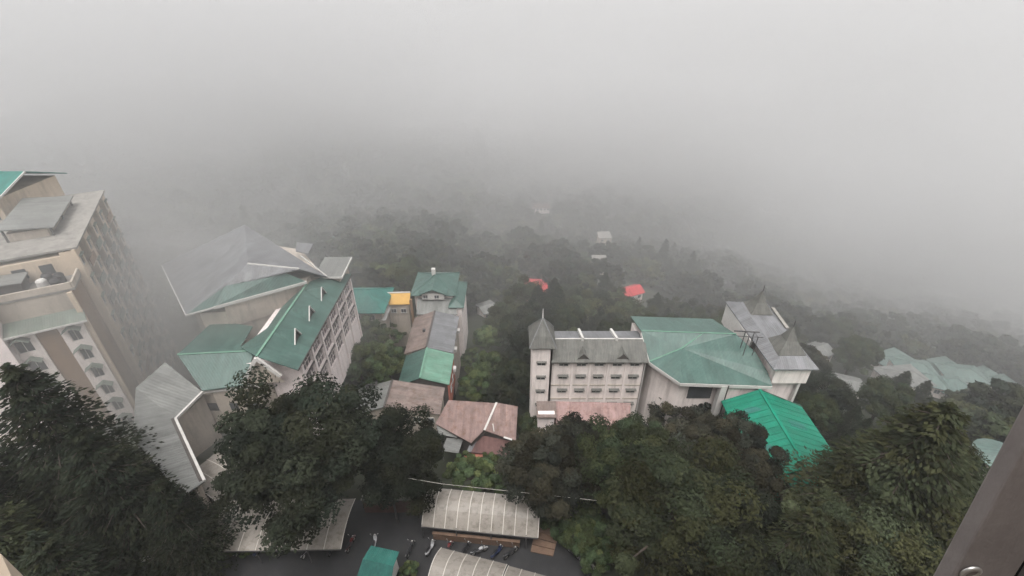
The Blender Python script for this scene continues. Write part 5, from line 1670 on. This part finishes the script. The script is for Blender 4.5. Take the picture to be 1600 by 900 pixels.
ng.links.new(gi.outputs[0], iop.inputs['Points'])
ng.links.new(ci.outputs[0], iop.inputs['Instance'])
iop.inputs['Pick Instance'].default_value = True
ng.links.new(named('ix', 'INT'), iop.inputs['Instance Index'])
ng.links.new(cx.outputs[0], iop.inputs['Rotation'])
ng.links.new(named('sc', 'FLOAT'), iop.inputs['Scale'])
ng.links.new(iop.outputs[0], go.inputs[0])
md = wood.modifiers.new('scatter', 'NODES'); md.node_group = ng


# ------------------------------------------------------------------ the air
def volume_mat(name, dens, col):
    m = bpy.data.materials.new(name); m.use_nodes = True
    nt = m.node_tree; nt.nodes.clear()
    o = nt.nodes.new('ShaderNodeOutputMaterial'); v = nt.nodes.new('ShaderNodeVolumePrincipled')
    v.inputs['Color'].default_value = (*col, 1)
    v.inputs['Density'].default_value = dens
    v.inputs['Anisotropy'].default_value = 0.2
    nt.links.new(v.outputs[0], o.inputs['Volume'])
    m.cycles.homogeneous_volume = True
    MATS[name] = m
    return m


volume_mat('haze_air', HAZE_DENS, (0.97, 0.97, 0.975))
hz = MB().hexa([Vector(p) for p in ((-5200, -350, -480), (5200, -350, -480), (5200, 6100, -480), (-5200, 6100, -480),
                                    (-5200, -350, 66), (5200, -350, 66), (5200, 6100, 66), (-5200, 6100, 66))])
tag(hz.build('haze', 'haze_air'), 'thick pale mist filling the valley', 'haze', kind='stuff')


def fog_patch(name, c, rad_, dens, label, seed, nscale=1.6, col=(0.97, 0.97, 0.975)):
    """A drifting patch of denser mist: closed ellipsoid whose density falls softly to nothing at its skin."""
    m = bpy.data.materials.new('mist_%d' % seed); m.use_nodes = True
    nt = m.node_tree; nt.nodes.clear(); N, L = nt.nodes, nt.links
    o = N.new('ShaderNodeOutputMaterial'); v = N.new('ShaderNodeVolumePrincipled')
    v.inputs['Color'].default_value = (*col, 1); v.inputs['Anisotropy'].default_value = 0.2
    tc = N.new('ShaderNodeTexCoord')
    ln = N.new('ShaderNodeVectorMath'); ln.operation = 'LENGTH'
    L.new(tc.outputs['Object'], ln.inputs[0])
    nz = N.new('ShaderNodeTexNoise'); nz.inputs['Scale'].default_value = nscale; nz.inputs['Detail'].default_value = 3
    L.new(tc.outputs['Object'], nz.inputs['Vector'])
    ad = N.new('ShaderNodeMath'); ad.operation = 'MULTIPLY_ADD'; ad.inputs[1].default_value = 0.7; ad.inputs[2].default_value = -0.35
    L.new(nz.outputs['Fac'], ad.inputs[0])
    sm = N.new('ShaderNodeMath'); sm.operation = 'ADD'
    L.new(ln.outputs['Value'], sm.inputs[0]); L.new(ad.outputs[0], sm.inputs[1])
    mr = N.new('ShaderNodeMapRange'); mr.interpolation_type = 'SMOOTHSTEP'
    mr.inputs['From Min'].default_value = 0.25; mr.inputs['From Max'].default_value = 0.85
    mr.inputs['To Min'].default_value = dens; mr.inputs['To Max'].default_value = 0.0
    L.new(sm.outputs[0], mr.inputs['Value'])
    L.new(mr.outputs[0], v.inputs['Density'])
    L.new(v.outputs[0], o.inputs['Volume'])
    bm = bmesh.new(); bmesh.ops.create_icosphere(bm, subdivisions=3, radius=1.0)
    me_ = bpy.data.meshes.new(name); bm.to_mesh(me_); bm.free()
    me_.materials.append(m)
    ob = bpy.data.objects.new(name, me_); ob.location = c; ob.scale = rad_; C.objects.link(ob)
    tag(ob, label, 'fog', kind='stuff')


for k, (y0, dens, lb) in enumerate(((54, 0.0024, 'fog filling the wooded valley beyond the houses'), (650, 0.003, 'thickest fog hiding the far side of the valley'))):
    volume_mat('fog_air_%d' % k, dens, (0.83, 0.828, 0.828) if k == 0 else (0.95, 0.95, 0.955))
    e = k * 1.5
    fv = MB().hexa([Vector(p) for p in ((-3500 + e, y0 - 14, -470 + e), (3500 - e, y0 - 14, -470 + e), (3500 - e, 5900 - e, -470 + e), (-3500 + e, 5900 - e, -470 + e),
                                        (-3500 + e, y0 + 14, 57 - e), (3500 - e, y0 + 14, 57 - e), (3500 - e, 5900 - e, 57 - e), (-3500 + e, 5900 - e, 57 - e))])
    tag(fv.build('fog', 'fog_air_%d' % k), lb, 'fog', kind='stuff')
fog_patch('fog', (-60, 57, 7), (56, 38, 29), 0.055, 'fog patch drifting round the apartment tower and hall', 2, col=(0.66, 0.655, 0.65))
fog_patch('fog', (230, 220, -50), (210, 160, 105), 0.007, 'fog bank rolling over the right slope', 5)
fog_patch('fog', (-330, 425, 10), (420, 210, 120), 0.010, 'cloud cap hanging on the wooded spur to the left', 7, col=(0.80, 0.80, 0.81))
fog_patch('fog', (70, 425, -45), (320, 150, 85), 0.013, 'cloud hanging on the crest of the middle spur', 8, col=(0.93, 0.93, 0.935))
